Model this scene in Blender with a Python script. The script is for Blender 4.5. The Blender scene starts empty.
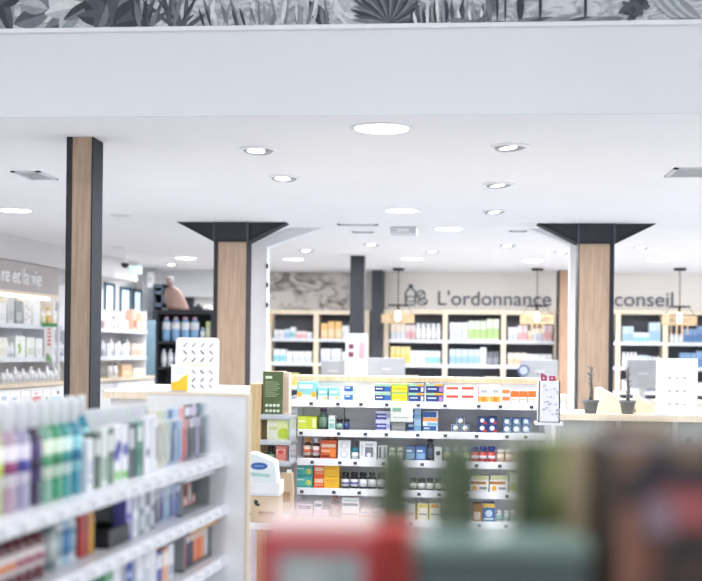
import bpy, bmesh, math, random
from mathutils import Vector, Matrix
random.seed(7)
S = bpy.context.scene
COL = S.collection
PI = math.pi

# ------------------------------------------------------------------ camera geometry
F = 1200.0                    # focal length in pixels (702 px wide frame)
CX, CY = 351.0, 350.0         # optical centre (the lens is shifted up)
ROLL = 0.012
TH = math.atan(112.0 / F)     # the camera looks a little left of the room's depth axis
CAMZ = 1.55
FWD = Vector((-math.sin(TH), math.cos(TH), 0))
RGT = Vector((math.cos(TH), math.sin(TH), 0))

def uv(px, py):
    u, v = px - CX, CY - py
    return (u - ROLL * v) / F, (v + ROLL * u) / F
def P(px, py, d):             # world point seen at a pixel, at depth d along the view axis
    u, v = uv(px, py)
    return Vector((0, 0, CAMZ)) + FWD * d + RGT * (u * d) + Vector((0, 0, v * d))
def PY(px, py, Y):            # world point seen at a pixel, on the room plane y = Y
    u, v = uv(px, py)
    return P(px, py, Y / (FWD.y + RGT.y * u))
def PZ(px, py, z):            # world point seen at a pixel, on the plane z
    u, v = uv(px, py)
    return P(px, py, (z - CAMZ) / v)

cam_d = bpy.data.cameras.new('camera')
cam = bpy.data.objects.new('camera', cam_d); COL.objects.link(cam)
cam_d.sensor_fit = 'HORIZONTAL'; cam_d.sensor_width = 36.0
cam_d.lens = F / 702 * 36
cam_d.shift_y = (CY - 290.5) / 702
cam_d.clip_start = 0.05; cam_d.clip_end = 100
cam.matrix_world = Matrix.Translation((0, 0, CAMZ)) @ Matrix.Rotation(TH, 4, 'Z') @ Matrix.Rotation(PI / 2, 4, 'X') @ Matrix.Rotation(ROLL, 4, 'Z')
cam_d.dof.use_dof = True
cam_d.dof.focus_distance = 6.5
cam_d.dof.aperture_fstop = cam_d.lens / 1000 / 0.027
S.camera = cam

# ------------------------------------------------------------------ materials
MATS = {}
def s2l(c):
    return c / 12.92 if c <= 0.04045 else ((c + 0.055) / 1.055) ** 2.4
def hexc(h):
    return tuple(s2l(int(h[i:i + 2], 16) / 255) for i in (0, 2, 4)) + (1,)
def M(h, rough=0.5, metal=0.0, var=0.06, scale=9.0, clear=0.0, coat=0.0):
    key = (h, rough, metal, var, scale, clear, coat)
    if key in MATS: return MATS[key]
    m = bpy.data.materials.new('mat_' + h); m.use_nodes = True
    nt = m.node_tree; b = nt.nodes['Principled BSDF']
    c = hexc(h)
    b.inputs['Roughness'].default_value = rough
    b.inputs['Metallic'].default_value = metal
    b.inputs['Coat Weight'].default_value = coat
    tc = nt.nodes.new('ShaderNodeTexCoord'); nz = nt.nodes.new('ShaderNodeTexNoise')
    nz.inputs['Scale'].default_value = scale; nz.inputs['Detail'].default_value = 2
    cr = nt.nodes.new('ShaderNodeValToRGB')
    cr.color_ramp.elements[0].color = tuple(x * (1 - var) for x in c[:3]) + (1,)
    cr.color_ramp.elements[1].color = tuple(min(1, x * (1 + var * .5)) for x in c[:3]) + (1,)
    cr.color_ramp.elements[0].position = .35; cr.color_ramp.elements[1].position = .65
    nt.links.new(tc.outputs['Object'], nz.inputs['Vector'])
    nt.links.new(nz.outputs['Fac'], cr.inputs['Fac'])
    nt.links.new(cr.outputs['Color'], b.inputs['Base Color'])
    if clear:
        b.inputs['Alpha'].default_value = 1 - clear
    MATS[key] = m
    return m
def WOOD(h, h2, scale=6.0, rough=.45):
    key = ('wood', h, h2, scale)
    if key in MATS: return MATS[key]
    m = bpy.data.materials.new('wood_' + h); m.use_nodes = True
    nt = m.node_tree; b = nt.nodes['Principled BSDF']; b.inputs['Roughness'].default_value = rough
    tc = nt.nodes.new('ShaderNodeTexCoord'); mp = nt.nodes.new('ShaderNodeMapping')
    mp.inputs['Scale'].default_value = (14, 14, .7)
    nz = nt.nodes.new('ShaderNodeTexNoise'); nz.inputs['Scale'].default_value = scale; nz.inputs['Detail'].default_value = 5
    cr = nt.nodes.new('ShaderNodeValToRGB')
    cr.color_ramp.elements[0].color = hexc(h2); cr.color_ramp.elements[1].color = hexc(h)
    cr.color_ramp.elements[0].position = .3; cr.color_ramp.elements[1].position = .62
    nt.links.new(tc.outputs['Object'], mp.inputs['Vector']); nt.links.new(mp.outputs['Vector'], nz.inputs['Vector'])
    nt.links.new(nz.outputs['Fac'], cr.inputs['Fac']); nt.links.new(cr.outputs['Color'], b.inputs['Base Color'])
    MATS[key] = m
    return m
def EMIT(h, strength):
    key = ('emit', h, strength)
    if key in MATS: return MATS[key]
    m = bpy.data.materials.new('lit_' + h); m.use_nodes = True
    b = m.node_tree.nodes['Principled BSDF']
    b.inputs['Base Color'].default_value = hexc(h)
    b.inputs['Emission Color'].default_value = hexc(h); b.inputs['Emission Strength'].default_value = strength
    MATS[key] = m
    return m
def m_(x):
    return M(x) if isinstance(x, str) else x

# ------------------------------------------------------------------ mesh building
class MB:
    def __init__(s): s.bm = bmesh.new(); s.mats = []
    def mi(s, m):
        m = m_(m)
        if m not in s.mats: s.mats.append(m)
        return s.mats.index(m)
    def box(s, x0, x1, y0, y1, z0, z1, m, bev=0.0):
        r = bmesh.ops.create_cube(s.bm, size=1.0)
        vs = r['verts']
        for v in vs:
            v.co = Vector((x0 + (v.co.x + .5) * (x1 - x0), y0 + (v.co.y + .5) * (y1 - y0), z0 + (v.co.z + .5) * (z1 - z0)))
        fs = list({f for v in vs for f in v.link_faces}); i = s.mi(m)
        if bev:
            es = list({e for v in vs for e in v.link_edges})
            o = bmesh.ops.bevel(s.bm, geom=es, offset=bev, segments=2, affect='EDGES', profile=.5)
            fs = list({f for f in fs if f.is_valid} | set(o['faces']))
        for f in fs: f.material_index = i
        return s
    def lathe(s, prof, m, seg=20, c=(0, 0, 0), sx=1.0, sy=1.0, smooth=True):
        i = s.mi(m); rings = []
        for r, z in prof:
            if r < 1e-6: rings.append([s.bm.verts.new((c[0], c[1], c[2] + z))])
            else: rings.append([s.bm.verts.new((c[0] + sx * r * math.cos(2 * PI * k / seg), c[1] + sy * r * math.sin(2 * PI * k / seg), c[2] + z)) for k in range(seg)])
        for a, b in zip(rings, rings[1:]):
            for k in range(seg):
                k2 = (k + 1) % seg
                if len(a) == 1 and len(b) == 1: continue
                if len(a) == 1: f = s.bm.faces.new((a[0], b[k2], b[k]))
                elif len(b) == 1: f = s.bm.faces.new((a[k], a[k2], b[0]))
                else: f = s.bm.faces.new((a[k], a[k2], b[k2], b[k]))
                f.material_index = i; f.smooth = smooth
        return s
    def cyl(s, r, z0, z1, m, seg=20, c=(0, 0, 0)):
        return s.lathe([(0, z0), (r, z0), (r, z1), (0, z1)], m, seg, c, smooth=False)
    def tube(s, pts, r, m, seg=8):
        i = s.mi(m); rings = []
        pts = [Vector(p) for p in pts]
        rr = r if isinstance(r, (list, tuple)) else [r] * len(pts)
        for k, p in enumerate(pts):
            t = (pts[min(k + 1, len(pts) - 1)] - pts[max(k - 1, 0)]).normalized()
            a = t.cross(Vector((0, 0, 1)) if abs(t.z) < .9 else Vector((1, 0, 0))).normalized(); b = t.cross(a)
            rings.append([s.bm.verts.new(p + (a * math.cos(2 * PI * q / seg) + b * math.sin(2 * PI * q / seg)) * rr[k]) for q in range(seg)])
        for a, b in zip(rings, rings[1:]):
            for q in range(seg):
                f = s.bm.faces.new((a[q], a[(q + 1) % seg], b[(q + 1) % seg], b[q])); f.material_index = i; f.smooth = True
        s.bm.faces.new(rings[0]).material_index = i; s.bm.faces.new(rings[-1]).material_index = i
        return s
    def prism(s, pts, y0, y1, m):          # polygon in x,z extruded along y
        i = s.mi(m)
        a = [s.bm.verts.new((x, y0, z)) for x, z in pts]; b = [s.bm.verts.new((x, y1, z)) for x, z in pts]
        fs = [s.bm.faces.new(a), s.bm.faces.new(b[::-1])]
        n = len(pts)
        for k in range(n): fs.append(s.bm.faces.new((a[k], b[k], b[(k + 1) % n], a[(k + 1) % n])))
        for f in fs: f.material_index = i
        return s
    def mesh(s, name):
        bmesh.ops.recalc_face_normals(s.bm, faces=s.bm.faces)
        me = bpy.data.meshes.new(name); s.bm.to_mesh(me); s.bm.free()
        for m in s.mats: me.materials.append(m)
        return me
    def build(s, name, parent=None, loc=None, rz=0.0):
        return link(name, s.mesh(name), parent, loc, rz)
def link(name, me, parent=None, loc=None, rz=0.0):
    o = bpy.data.objects.new(name, me); COL.objects.link(o)
    if parent: o.parent = parent
    if loc is not None: o.location = loc
    if rz: o.rotation_euler.z = rz
    return o
CACHE = {}
def cached(key, fn, name):
    if key not in CACHE: CACHE[key] = fn().mesh(name)
    return CACHE[key]
def tag(o, label, cat, group=None, kind=None):
    o['label'] = label; o['category'] = cat
    if group: o['group'] = group
    if kind: o['kind'] = kind
    return o
def empty(name, label, cat, loc, rz=0.0, group=None):
    o = bpy.data.objects.new(name, None); COL.objects.link(o)
    o.location = loc; o.rotation_euler.z = rz
    return tag(o, label, cat, group)
def struct(name, mb, label=None, cat=None):
    o = mb.build(name); o['kind'] = 'structure'
    if label: o['label'] = label; o['category'] = cat
    return o

WHITE = M('f4f4f6', .5, var=.02)
WMETAL = M('eeeff3', .35, var=.02)
CEIL = M('f3f3f5', .8, var=.012, scale=1.5)
DARK = M('1f2128', .5, var=.08)
DARK2 = M('262a32', .9, var=.06)
OAK = WOOD('b9a08b', 'a58d77')
BIRCH = WOOD('ecdfcb', 'e1d1b6')
KRAFT = M('cdb396', .8)

# ------------------------------------------------------------------ room shell
YB = 17.0                       # back wall
YH = PY(351, 115, 5.36).y        # bulkhead plane
struct('floor', MB().box(-9, 8, -3, YB + 1.5, -.1, 0, M('b4b5b9', .4, var=.05, scale=2)), 'pale tiled shop floor', 'floor')
YS = 10.15                      # where the ceiling steps up
XS = PY(268, 240, YS).x
cb = MB()
cb.box(-9, 8, YH, YS, 2.6, 2.9, CEIL)
cb.box(-9, 8, YS, YB + 1.5, 2.65, 2.9, CEIL)
struct('ceiling', cb, 'flat white plaster ceiling with recessed lights', 'ceiling')
struct('ceiling_front', MB().box(-9, 8, -3, YH + .1, 3.601, 3.7, CEIL), 'higher white ceiling in front of the bulkhead', 'ceiling')
struct('trim_1', MB().box(-9, 8, YH - .02, YH, 2.6, 3.6, M('e6e9ec', .7, var=.015, scale=1.2)), 'smooth white bulkhead face under the leaf mural', 'bulkhead')
struct('wall_back', MB().box(-9, 8, YB, YB + .15, 0, 2.9, M('f1eeea', .8, var=.02, scale=1)), 'off-white rear wall behind the prescription shelves', 'wall')
struct('wall_right', MB().box(7.2, 7.35, -3, YB, 0, 3.6, WHITE), 'white side wall', 'wall')

# left wall frame: s grows away from the camera, n grows to the right (into the aisle)
class Frame:
    def __init__(s, camx, d, tan):
        s.o = FWD * d + RGT * camx; s.o.z = 0
        ang = math.atan(tan) - TH
        s.a = Vector((math.sin(ang), math.cos(ang), 0)); s.n = Vector((math.cos(ang), -math.sin(ang), 0))
        s.rz = PI / 2 - ang; s.tan = tan; s.camx = camx; s.d = d
    def at(s, t, n, z): return s.o + s.a * t + s.n * n + Vector((0, 0, z))
    def t_of(s, px, n=0.0):          # distance along the run where the line n meets image column px
        k = (px - CX) / F
        q = s.o + s.n * n
        cx0, d0 = q.dot(RGT), q.dot(FWD)
        ax, ad = s.a.dot(RGT), s.a.dot(FWD)
        return (k * d0 - cx0) / (ax - k * ad)
LW = Frame(-3.39, 11.6, .160)
NG = Frame(-.377, 3.8, .174)
# in these frames local x of a thing runs along the shelf (away), local -y faces the aisle

def wall_left():
    mb = MB(); z0, z1 = 0, 2.66
    mb.box(-14, 5.2, .45, .6, 0, 3.6, M('dcdcdd', .8, var=.02, scale=1))
    return mb
o = struct('wall_left', wall_left(), 'pale grey side wall behind the skincare shelves', 'wall'); o.location = LW.o; o.rotation_euler.z = LW.rz
t1 = LW.t_of(58)
o = struct('trim_2', MB().box(-6, t1 + 2.6, .02, .45, 2.4, 2.66, M('d3d1d1', .8, var=.02)), 'light grey boxed soffit above the fascia', 'soffit'); o.location = LW.o; o.rotation_euler.z = LW.rz
# windows high in the left wall
for k, (xa, xb, ya, yb) in enumerate(((104, 113.5, 283, 318), (119.5, 130, 287, 315), (132.5, 141, 289, 318))):
    ta, tb = LW.t_of(xa, -.44), LW.t_of(xb, -.44)
    q = LW.at((ta + tb) / 2, -.44, 0); d = q.dot(FWD)
    zt, zb = CAMZ + (347 - ya) * d / F, CAMZ + (347 - yb) * d / F
    w = (tb - ta) / 2
    mb = MB(); fr = M('39566f', .4)
    for (a, b, c, e) in ((-w, -w + .03, zb, zt), (w - .08, w, zb, zt), (-w, w, zb, zb + .04), (-w, w, zt - .04, zt)):
        mb.box(a, b, -.016, .02, c, e, fr)
    wo = mb.build('window_%d' % (k + 1), None, LW.at((ta + tb) / 2, -.44, 0), LW.rz)
    wo['kind'] = 'structure'
    MB().box(-w + .03, w - .08, -.012, 0, zb + .04, zt - .04, EMIT(('dcebf2', 'c9dde9', 'd5e6ee')[k], .7)).build('pane', wo)
# rear left recess wall (grey) beside the door panels
struct('trim_3', MB().box(PY(157, 300, 16.9).x, PY(205, 300, 16.9).x + .35, 16.7, 17, 2.28, 2.66, M('dedfe3', .8, var=.02)), 'grey dropped beam at the rear left corner', 'beam')
pn = struct('trim_4', MB().box(PY(142, 300, 16.2).x, PY(155, 300, 16.2).x, 16.2, 16.5, 0, 2.66, M('c3c4c6', .8, var=.03)), 'grey wall pier at the rear left corner', 'pier')

# ------------------------------------------------------------------ mural over the bulkhead
mu = empty('wall_mural', 'black and white photo mural of tropical leaves above the white bulkhead', 'mural', (0, YH - .035, 0))
def mural_mat():
    m = bpy.data.materials.new('mural_ground'); m.use_nodes = True
    nt = m.node_tree; b = nt.nodes['Principled BSDF']; b.inputs['Roughness'].default_value = .7
    tc = nt.nodes.new('ShaderNodeTexCoord'); mp = nt.nodes.new('ShaderNodeMapping'); mp.inputs['Scale'].default_value = (5, 1, 9)
    nz = nt.nodes.new('ShaderNodeTexNoise'); nz.inputs['Scale'].default_value = 2.4; nz.inputs['Detail'].default_value = 6; nz.inputs['Distortion'].default_value = 1.5
    cr = nt.nodes.new('ShaderNodeValToRGB')
    cr.color_ramp.elements[0].color = hexc('7f858d'); cr.color_ramp.elements[1].color = hexc('d7dade')
    cr.color_ramp.elements[0].position = .3; cr.color_ramp.elements[1].position = .58
    nt.links.new(tc.outputs['Object'], mp.inputs['Vector']); nt.links.new(mp.outputs['Vector'], nz.inputs['Vector'])
    nt.links.new(nz.outputs['Fac'], cr.inputs['Fac']); nt.links.new(cr.outputs['Color'], b.inputs['Base Color'])
    return m
zm = PY(351, 24.5, YH - .035).z
MB().box(-4.5, 4.5, 0, .015, zm, 3.58, mural_mat()).build('mural_panel', mu)
MB().box(-4.5, 4.5, -.008, .015, zm - .018, zm, WHITE).build('edge_trim', mu)
lm = MB()
LV = [0]
def leaf(px, py, L, w, ang, col, fold=None):      # one printed leaf: tapering blade with midrib, from its base
    q = PY(px, py, YH - .035); LV[0] += 1
    y = -.001 - .00006 * LV[0]
    ca, sa = math.cos(ang), math.sin(ang)
    L = L * YH / F; w = w * YH / F
    def pt(t, s):
        x = t * L; z = s * w * math.sin(PI * min(1, t * .97 + .02)) ** .8
        return (q.x + x * ca - z * sa, q.z + x * sa + z * ca)
    N = 7
    up = [pt(k / N, .5) for k in range(N + 1)]; dn = [pt(k / N, -.5) for k in range(N + 1)]; md = [pt(k / N, 0) for k in range(N + 1)]
    for side, c in ((up, col), (dn, fold or col)):
        i = lm.mi(M(c, .7, var=.1, scale=30))
        for k in range(N):
            vs = [lm.bm.verts.new((p[0], y, max(p[1], zm))) for p in (md[k], md[k + 1], side[k + 1], side[k])]
            try: lm.bm.faces.new(vs).material_index = i
            except ValueError: pass
rnd = random.Random(3)
D1, D2, G1, G2, L1, L2 = '3d4248', '555b62', '7a8087', '989da3', 'bfc3c7', 'e2e4e6'
for (x, y, L, w, a, c, c2) in (
        (-6, 34, 44, 26, 1.2, G1, G2), (12, 34, 50, 14, 1.9, D1, D2), (30, 30, 46, 30, 1.35, G2, G1), (14, 24, 40, 20, .3, D2, G1), (44, 32, 40, 18, .5, G1, D2), (60, 30, 34, 20, .9, L1, G2),
        (45, 14, 44, 18, .2, L2, L1), (64, 20, 40, 14, .5, D1, G1), (20, 4, 30, 16, -.2, L1, G2), (0, 6, 30, 20, .7, D2, D1),
        (112, 26, 40, 22, 2.4, D1, D2), (112, 28, 40, 24, 1.9, D2, D1), (113, 28, 42, 26, 1.35, D2, G1), (114, 27, 38, 22, .8, D1, D2), (116, 24, 32, 16, .2, D2, D1), (110, 20, 34, 16, 3.0, D1, D2), (96, 32, 30, 14, 1.2, D2, G1),
        (330, 30, 36, 14, 2.2, D1, D2), (352, 26, 44, 18, 2.1, L2, L1), (366, 28, 30, 12, 2.6, L1, L2)):
    leaf(x, y, L, w, a, c, c2)
for k in range(20):                                # spiky grass clump
    leaf(176 + rnd.uniform(-9, 9), 31, rnd.uniform(26, 52), rnd.uniform(2.5, 5), PI / 2 + rnd.uniform(-1.0, 1.0), rnd.choice((D1, D2, D2, G1)))
for k in range(16):
    leaf(146 + rnd.uniform(-8, 8), 30, rnd.uniform(20, 40), rnd.uniform(3, 5), PI / 2 + rnd.uniform(-.9, .9), rnd.choice((D1, D2, G1)))
for k in range(40):                                # pale hanging strokes
    x = rnd.uniform(208, 332); leaf(x, rnd.uniform(20, 32), rnd.uniform(14, 34), rnd.uniform(2, 5), PI / 2 + rnd.uniform(-.35, .35), rnd.choice((L1, G2, L2, G1, G1)))
for (x0) in (205, 212, 238, 246): leaf(x0, 29, 22, 3, PI / 2 + .3, D1)
for k in range(24):                                # fan palm
    a = .12 + k / 23 * (PI - .24); leaf(388, 24, rnd.uniform(34, 46), 5, a, (D1, D2, G1)[k % 3])
for k in range(26):                                # palm with vertical fronds
    leaf(414 + k * 2.7, 26 + rnd.uniform(-2, 2), rnd.uniform(14, 30), 3.4, PI / 2 + rnd.uniform(-.25, .25), (D1, L2, D2, G2)[k % 4])
for k in range(8): leaf(470 + k * 3, 25, 18 + 3 * k, 5, .3 + .2 * k, (D2, G1)[k % 2])
for (x, w) in ((520, 7), (540, 3), (585, 3), (497, 2.5), (505, 2)):    # trunks
    leaf(x, 24, 34, w, PI / 2, D1)
for k in range(10): leaf(476 + k * 13, 23 - k * .12, 30, 6, rnd.choice((-.15, .1, PI - .1)), (G1, D2, G2)[k % 3])
for k in range(26): leaf(634 + rnd.uniform(-6, 8), 9 + rnd.uniform(-6, 4), rnd.uniform(8, 18), 6, rnd.uniform(0, 2 * PI), (D1, D2)[k % 2])
for k in range(6): leaf(676 + k * 5, 20, 34, 6, 2.4, (L1, G2)[k % 2])
lo = lm.build('leaf_print', mu); lo['kind'] = 'stuff'

# ------------------------------------------------------------------ columns
def column(x0, x1, d, ztop, zcap, edge, deep, label, brackets=None, edge2=.006):
    c = P((x0 + x1) / 2, 300, d); w = (x1 - x0) * d / F
    y0 = 0
    r = empty('column', label, 'column', (c.x, c.y, 0))
    r['kind'] = 'thing'
    e = edge
    MB().box(-w / 2 + e, w / 2 - edge2, .006, deep - .006, 0, zcap, OAK).build('wood_panel', r)
    MB().box(-w / 2, -w / 2 + e, 0, deep, 0, zcap, DARK).build('steel_flange', r)
    MB().box(w / 2 - edge2, w / 2, 0, deep, 0, zcap, DARK2).build('steel_flange', r)
    if brackets:
        for sx in (-1, 1): MB().box(sx * w / 2 - .008, sx * w / 2 + .008, -.014, .0, zcap, ztop, M('444a55', .5)).build('flange_edge_highlight', r)  # lighter steel colour paints the highlight lines along the flange edges
        MB().box(-w / 2, w / 2, 0, deep, zcap, ztop, M('262931', .5)).box(-w / 2, w / 2, -.012, deep, zcap, zcap + .02, DARK2).build('cap_plate', r)
        for sx in (-1, 1):
            mb = MB(); L = brackets
            mb.prism([(sx * w / 2, ztop), (sx * (w / 2 + L), ztop), (sx * (w / 2 + .004), zcap + .005), (sx * w / 2, zcap + .005)], .02, deep - .02, M('24272f', .5))
            mb.prism([(sx * (w / 2 + L), ztop), (sx * (w / 2 + L - .035), ztop), (sx * (w / 2), zcap + .022), (sx * (w / 2), zcap)], 0, deep, DARK2)
            mb.build('bracket', r)
    return r
column(64.5, 91.5, 6.0, 2.6, 2.6, .028, .17, 'slim oak-panelled column with dark steel edges, nearest column, behind the left gondola')
zc = CAMZ + (348.7 - 242) * 9.95 / F
column(213, 247, 9.95, 2.6, zc, .034, .2, 'oak-clad column with flared dark steel bracket, beside the earring card', .32)
column(578, 613.5, 9.72, 2.6, zc, .006, .2, 'oak-clad column with flared dark steel bracket, behind the twig pots on the counter', .33, .035)
# white portal jambs with chamfered corners beside the two bracketed columns
def jamb(pts, lab, name):
    q = [PY(x, y, 10.25) for x, y in pts]
    z0 = [(q[0].x, 0.0)] + [(a.x, min(a.z, 2.6)) for a in q[1:-1]] + [(q[-1].x, 0.0)]
    struct(name, MB().prism(z0, 10.25, 10.4, M('e9ebef', .6, var=.02)), lab, 'door frame')
jamb([(249, 400), (249, 241), (290, 217), (322, 217), (267, 247), (267, 400)], 'white portal jamb with chamfered corner beside the oak column', 'trim_5')
jamb([(577, 400), (577, 241), (541, 217), (528, 217), (570, 245), (570, 400)], 'narrow white portal jamb left of the bracketed oak column', 'trim_6')
for zz in (266, 285, 305):
    q = PY(267.5, zz, 10.24)
    MB().box(q.x - .012, q.x + .006, 10.237, 10.249, q.z - .02, q.z + .02, M('33363d')).build('hinge', bpy.data.objects['trim_5'])
# dark posts and wood pier near the back wall
a, b = PY(350, 300, 13.9), PY(364, 300, 13.9)
tag(MB().box(a.x, b.x, 13.9, 14.06, 0, 2.65, M('2a2d35', .5)).build('steel_post'), 'plain dark steel post in front of the rear shelves', 'post')
a, b = PY(371.5, 300, 16.4), PY(382, 300, 16.4)
tag(MB().box(a.x, b.x, 16.4, 16.99, 0, 2.65, M('33373f', .5)).build('steel_post'), 'dark steel post against the rear wall between two shelf units', 'post')
a, b = PY(558, 300, 16.2), PY(570, 300, 16.2)
r = empty('wooden_post', 'wood-faced post with dark edge beside the word on the rear wall', 'post', (a.x, 16.2, 0))
MB().box(0, .02, 0, .3, 0, 2.65, DARK).build('steel_edge', r)
MB().box(.02, b.x - a.x, .004, .3, 0, 2.65, WOOD('b9977f', 'a58468')).build('wood_panel', r)

# ------------------------------------------------------------------ ceiling lights and vents
LAMP = EMIT('fffdf8', 4.0)
SPOT = EMIT('fffdf6', 5.0)
LIGHTS = []
LK = .58
def downlight(px, py, z, rad, label, mat=LAMP):
    q = PZ(px, py, z); LIGHTS.append((z, tuple(q), (26 if q.y < 7 else 28) if q.y < 13 else (56 if q.x > -1.5 else 30), rad * 2))
    r = empty('ceiling_light', label, 'ceiling light', q, 0, 'round ceiling downlights')
    def ring(): return MB().lathe([(rad, -.002), (rad + .012, -.008), (rad + .022, -.004), (rad + .024, 0), (rad, 0), (rad, -.002)], WHITE, 32)
    link('trim_ring', cached(('ring', rad), ring, 'trim_ring'), r)
    def dif(): return MB().lathe([(0, -.006), (rad, -.006), (rad, -.001), (0, -.001)], mat, 32, smooth=False)
    link('diffuser', cached(('dif', rad, mat.name), dif, 'diffuser'), r)
ZF = 2.65
for px, py, z, rad, lab in (
        (382, 128, 2.6, .125, 'large glowing round downlight nearest the white bulkhead'),
        (402, 210, 2.6, .12, 'bright round downlight just before the ceiling step, above the ceiling unit'),
        (449, 228.5, ZF, .12, 'bright round downlight just past the ceiling step, right of the ceiling unit'),
        (15, 210, 2.6, .12, 'bright round downlight above the fascia lettering at left'),
        (186, 258, ZF, .12, 'bright round downlight above the blue bottles shelf, wider of a pair'),
        (293, 259, ZF, .12, 'bright round downlight above the small grey stone-pattern picture'),
        (412, 258.5, ZF, .12, 'bright round downlight above the first visible pendant lamp and bottle icon'),
        (533, 260.5, ZF, .12, 'bright round downlight above the middle pendant lamp'),
        (658, 260, ZF, .12, 'bright round downlight between the right column and last pendant')):
    downlight(px, py, z, rad, lab)
DIM = EMIT('f4f4f4', 1.0)
for px, py, z, rad, lab in (
        (120, 215, 2.6, .07, 'unlit small round ceiling speaker right of the slim oak column'),
        (118, 247, ZF, .07, 'unlit small round ceiling disc above the high windows'),):
    q = PZ(px, py, z)
    r = empty('ceiling_speaker', lab, 'ceiling speaker', q)
    MB().lathe([(0, -.008), (rad, -.008), (rad + .015, 0), (0, 0)], M('dcdcde', .6), 24).build('grille', r)
    MB().lathe([(rad + .014, -.004), (rad + .03, -.003), (rad + .03, 0), (rad + .014, 0), (rad + .014, -.004)], WHITE, 24).build('rim', r)
def spot(px, py, z, lab, rot=0.0, rad=.075):
    q = PZ(px, py, z); LIGHTS.append((z, (q.x, q.y, q.z - .03), 20, .08))
    r = empty('ceiling_spotlight', lab, 'spotlight', q, rot, 'tilting recessed spotlights')
    def ring(): return MB().lathe([(rad + .004, .0), (rad + .004, -.01), (rad + .02, -.007), (rad + .026, 0), (rad + .004, 0)], WHITE, 28)
    link('trim_ring', cached(('sring', rad), ring, 'trim_ring'), r)
    def head(): return MB().lathe([(rad - .018, -.001), (rad, -.001), (rad + .003, -.006), (rad - .004, -.012), (rad - .016, -.012), (rad - .018, -.001)], M('a9abb0', .5), 28).lathe([(0, -.001), (rad - .018, -.001), (rad - .018, -.003), (0, -.003)], M('b4b6ba', .5), 28)
    h = link('lamp_head', cached(('shead', rad), head, 'lamp_head'), r)
    h.rotation_euler = (.1, .05, 0); h.location.z = -.003
    link('lens', cached(('slens', rad), lambda: MB().lathe([(0, -.007), (rad - .03, -.007), (rad - .03, -.003), (0, -.003)], SPOT, 24, (.012, 0, 0), smooth=False), 'lens'), h)
for px, py, z, lab, rt in (
        (258, 149, 2.6, 'tilted recessed spotlight left of the large downlight, nearer of two', 2.6),
        (284, 177, 2.6, 'tilted recessed spotlight left of the large downlight, farther of two', 2.6),
        (510, 146, 2.6, 'tilted recessed spotlight right of the large downlight, nearest of three', 3.6),
        (499, 184, 2.6, 'tilted recessed spotlight right of the large downlight, second of three', 3.6),
        (495, 211, 2.6, 'tilted recessed spotlight right of the large downlight, farthest of three', 3.6),
        (372, 244, ZF, 'small recessed spotlight behind the ceiling unit near the dark post', 3.1),
        (307, 250, ZF, 'small recessed spotlight beside the downlight over the grey picture', 3.1),
        (433, 251, ZF, 'small recessed spotlight beside the downlight near the bottle icon', 3.1),
        (508, 245, ZF, 'small recessed spotlight above the middle pendant, past the ceiling step', 3.1),
        (562, 252, ZF, 'small recessed spotlight above the wooden post at the rear', 3.1),
        (641, 247, ZF, 'small recessed spotlight right of the far oak column', 3.1),
        (172, 264, ZF, 'small recessed spotlight beside the downlight over the blue bottles', 3.1)):
    spot(px, py, z, lab, rt)
def vent(px, py, z, w, l, lab, dark='b9bcc0', fr='cfd1d5'):
    q = PZ(px, py, z)
    r = empty('ceiling_vent', lab, 'air vent', q)
    mb = MB()
    for a, b, c, e in ((-w, w, -l, -l + .025), (-w, w, l - .025, l), (-w, -w + .025, -l, l), (w - .025, w, -l, l)): mb.box(a, b, c, e, -.008, 0, M(fr, .5))
    mb.build('frame', r)
    mb = MB(); n = 12
    for k in range(n):
        y = -l + .03 + (2 * l - .06) * k / n
        mb.box(-w + .025, w - .025, y, y + (2 * l - .06) / n * .5, -.01, -.001, M(dark, .5))
    mb.box(-w + .02, w - .02, -l + .02, l - .02, -.003, 0, M('8d9196', .6))
    mb.build('slats', r)
vent(35, 175, 2.6, .09, .17, 'grey square ceiling vent left of the slim column')
vent(692, 172, 2.6, .13, .17, 'grey slatted ceiling vent at the right edge')
vent(358, 224.5, 2.6, .17, .05, 'slim white slot vent at the ceiling step')
vent(363, 232, ZF, .1, .05, 'short white slot vent just past the ceiling step')
vent(518, 231, ZF, .08, .05, 'short grey slot vent right of the ceiling unit')
q = PZ(404, 226, ZF)
r = empty('projector', 'white box-shaped ceiling unit with dark vented top edge', 'ceiling unit', (q.x, q.y, ZF))
MB().box(-.115, .115, -.12, .12, -.075, -.018, M('d4d6d9', .5), .006).build('housing', r)
mb = MB()
for k in range(6): mb.box(-.1 + k * .035, -.08 + k * .035, -.124, .1, -.019, 0, M('33363c', .5))
mb.build('mount_fins', r)
MB().box(-.05, .05, -.124, -.119, -.06, -.035, M('f4f4f4', .3)).build('front_window', r)
q = P(125, 263, 13.8); q.z = ZF
r = empty('ceiling_camera', 'small black security camera dome under the ceiling beside the exit sign', 'camera', q)
zd = P(125, 265.5, 13.8).z - ZF
MB().cyl(.012, zd + .03, 0, WHITE).cyl(.045, zd + .03, zd + .045, WHITE).build('base', r)
MB().lathe([(.045, zd + .03), (.044, zd), (.03, zd - .025), (0, zd - .032)], M('26282c', .2), 16).build('dome', r)
q = P(136, 270.5, 14.6)
r = empty('exit_sign', 'small glowing pale green exit sign high on the left wall', 'exit sign', (q.x, q.y, q.z), .4)
MB().box(-.075, .075, 0, .04, -.045, .06, EMIT('c4dfdf', .45), .004).build('case', r)
mb = MB()                       # running figure pictogram and arrow
mb.box(-.03, -.015, -.002, 0, .032, .047, WHITE).prism([(-.05, 0), (-.03, .03), (-.012, .028), (-.02, .0), (0, -.03), (-.012, -.03), (-.032, -.005), (-.045, -.03), (-.058, -.03)], -.002, 0, WHITE)
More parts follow.
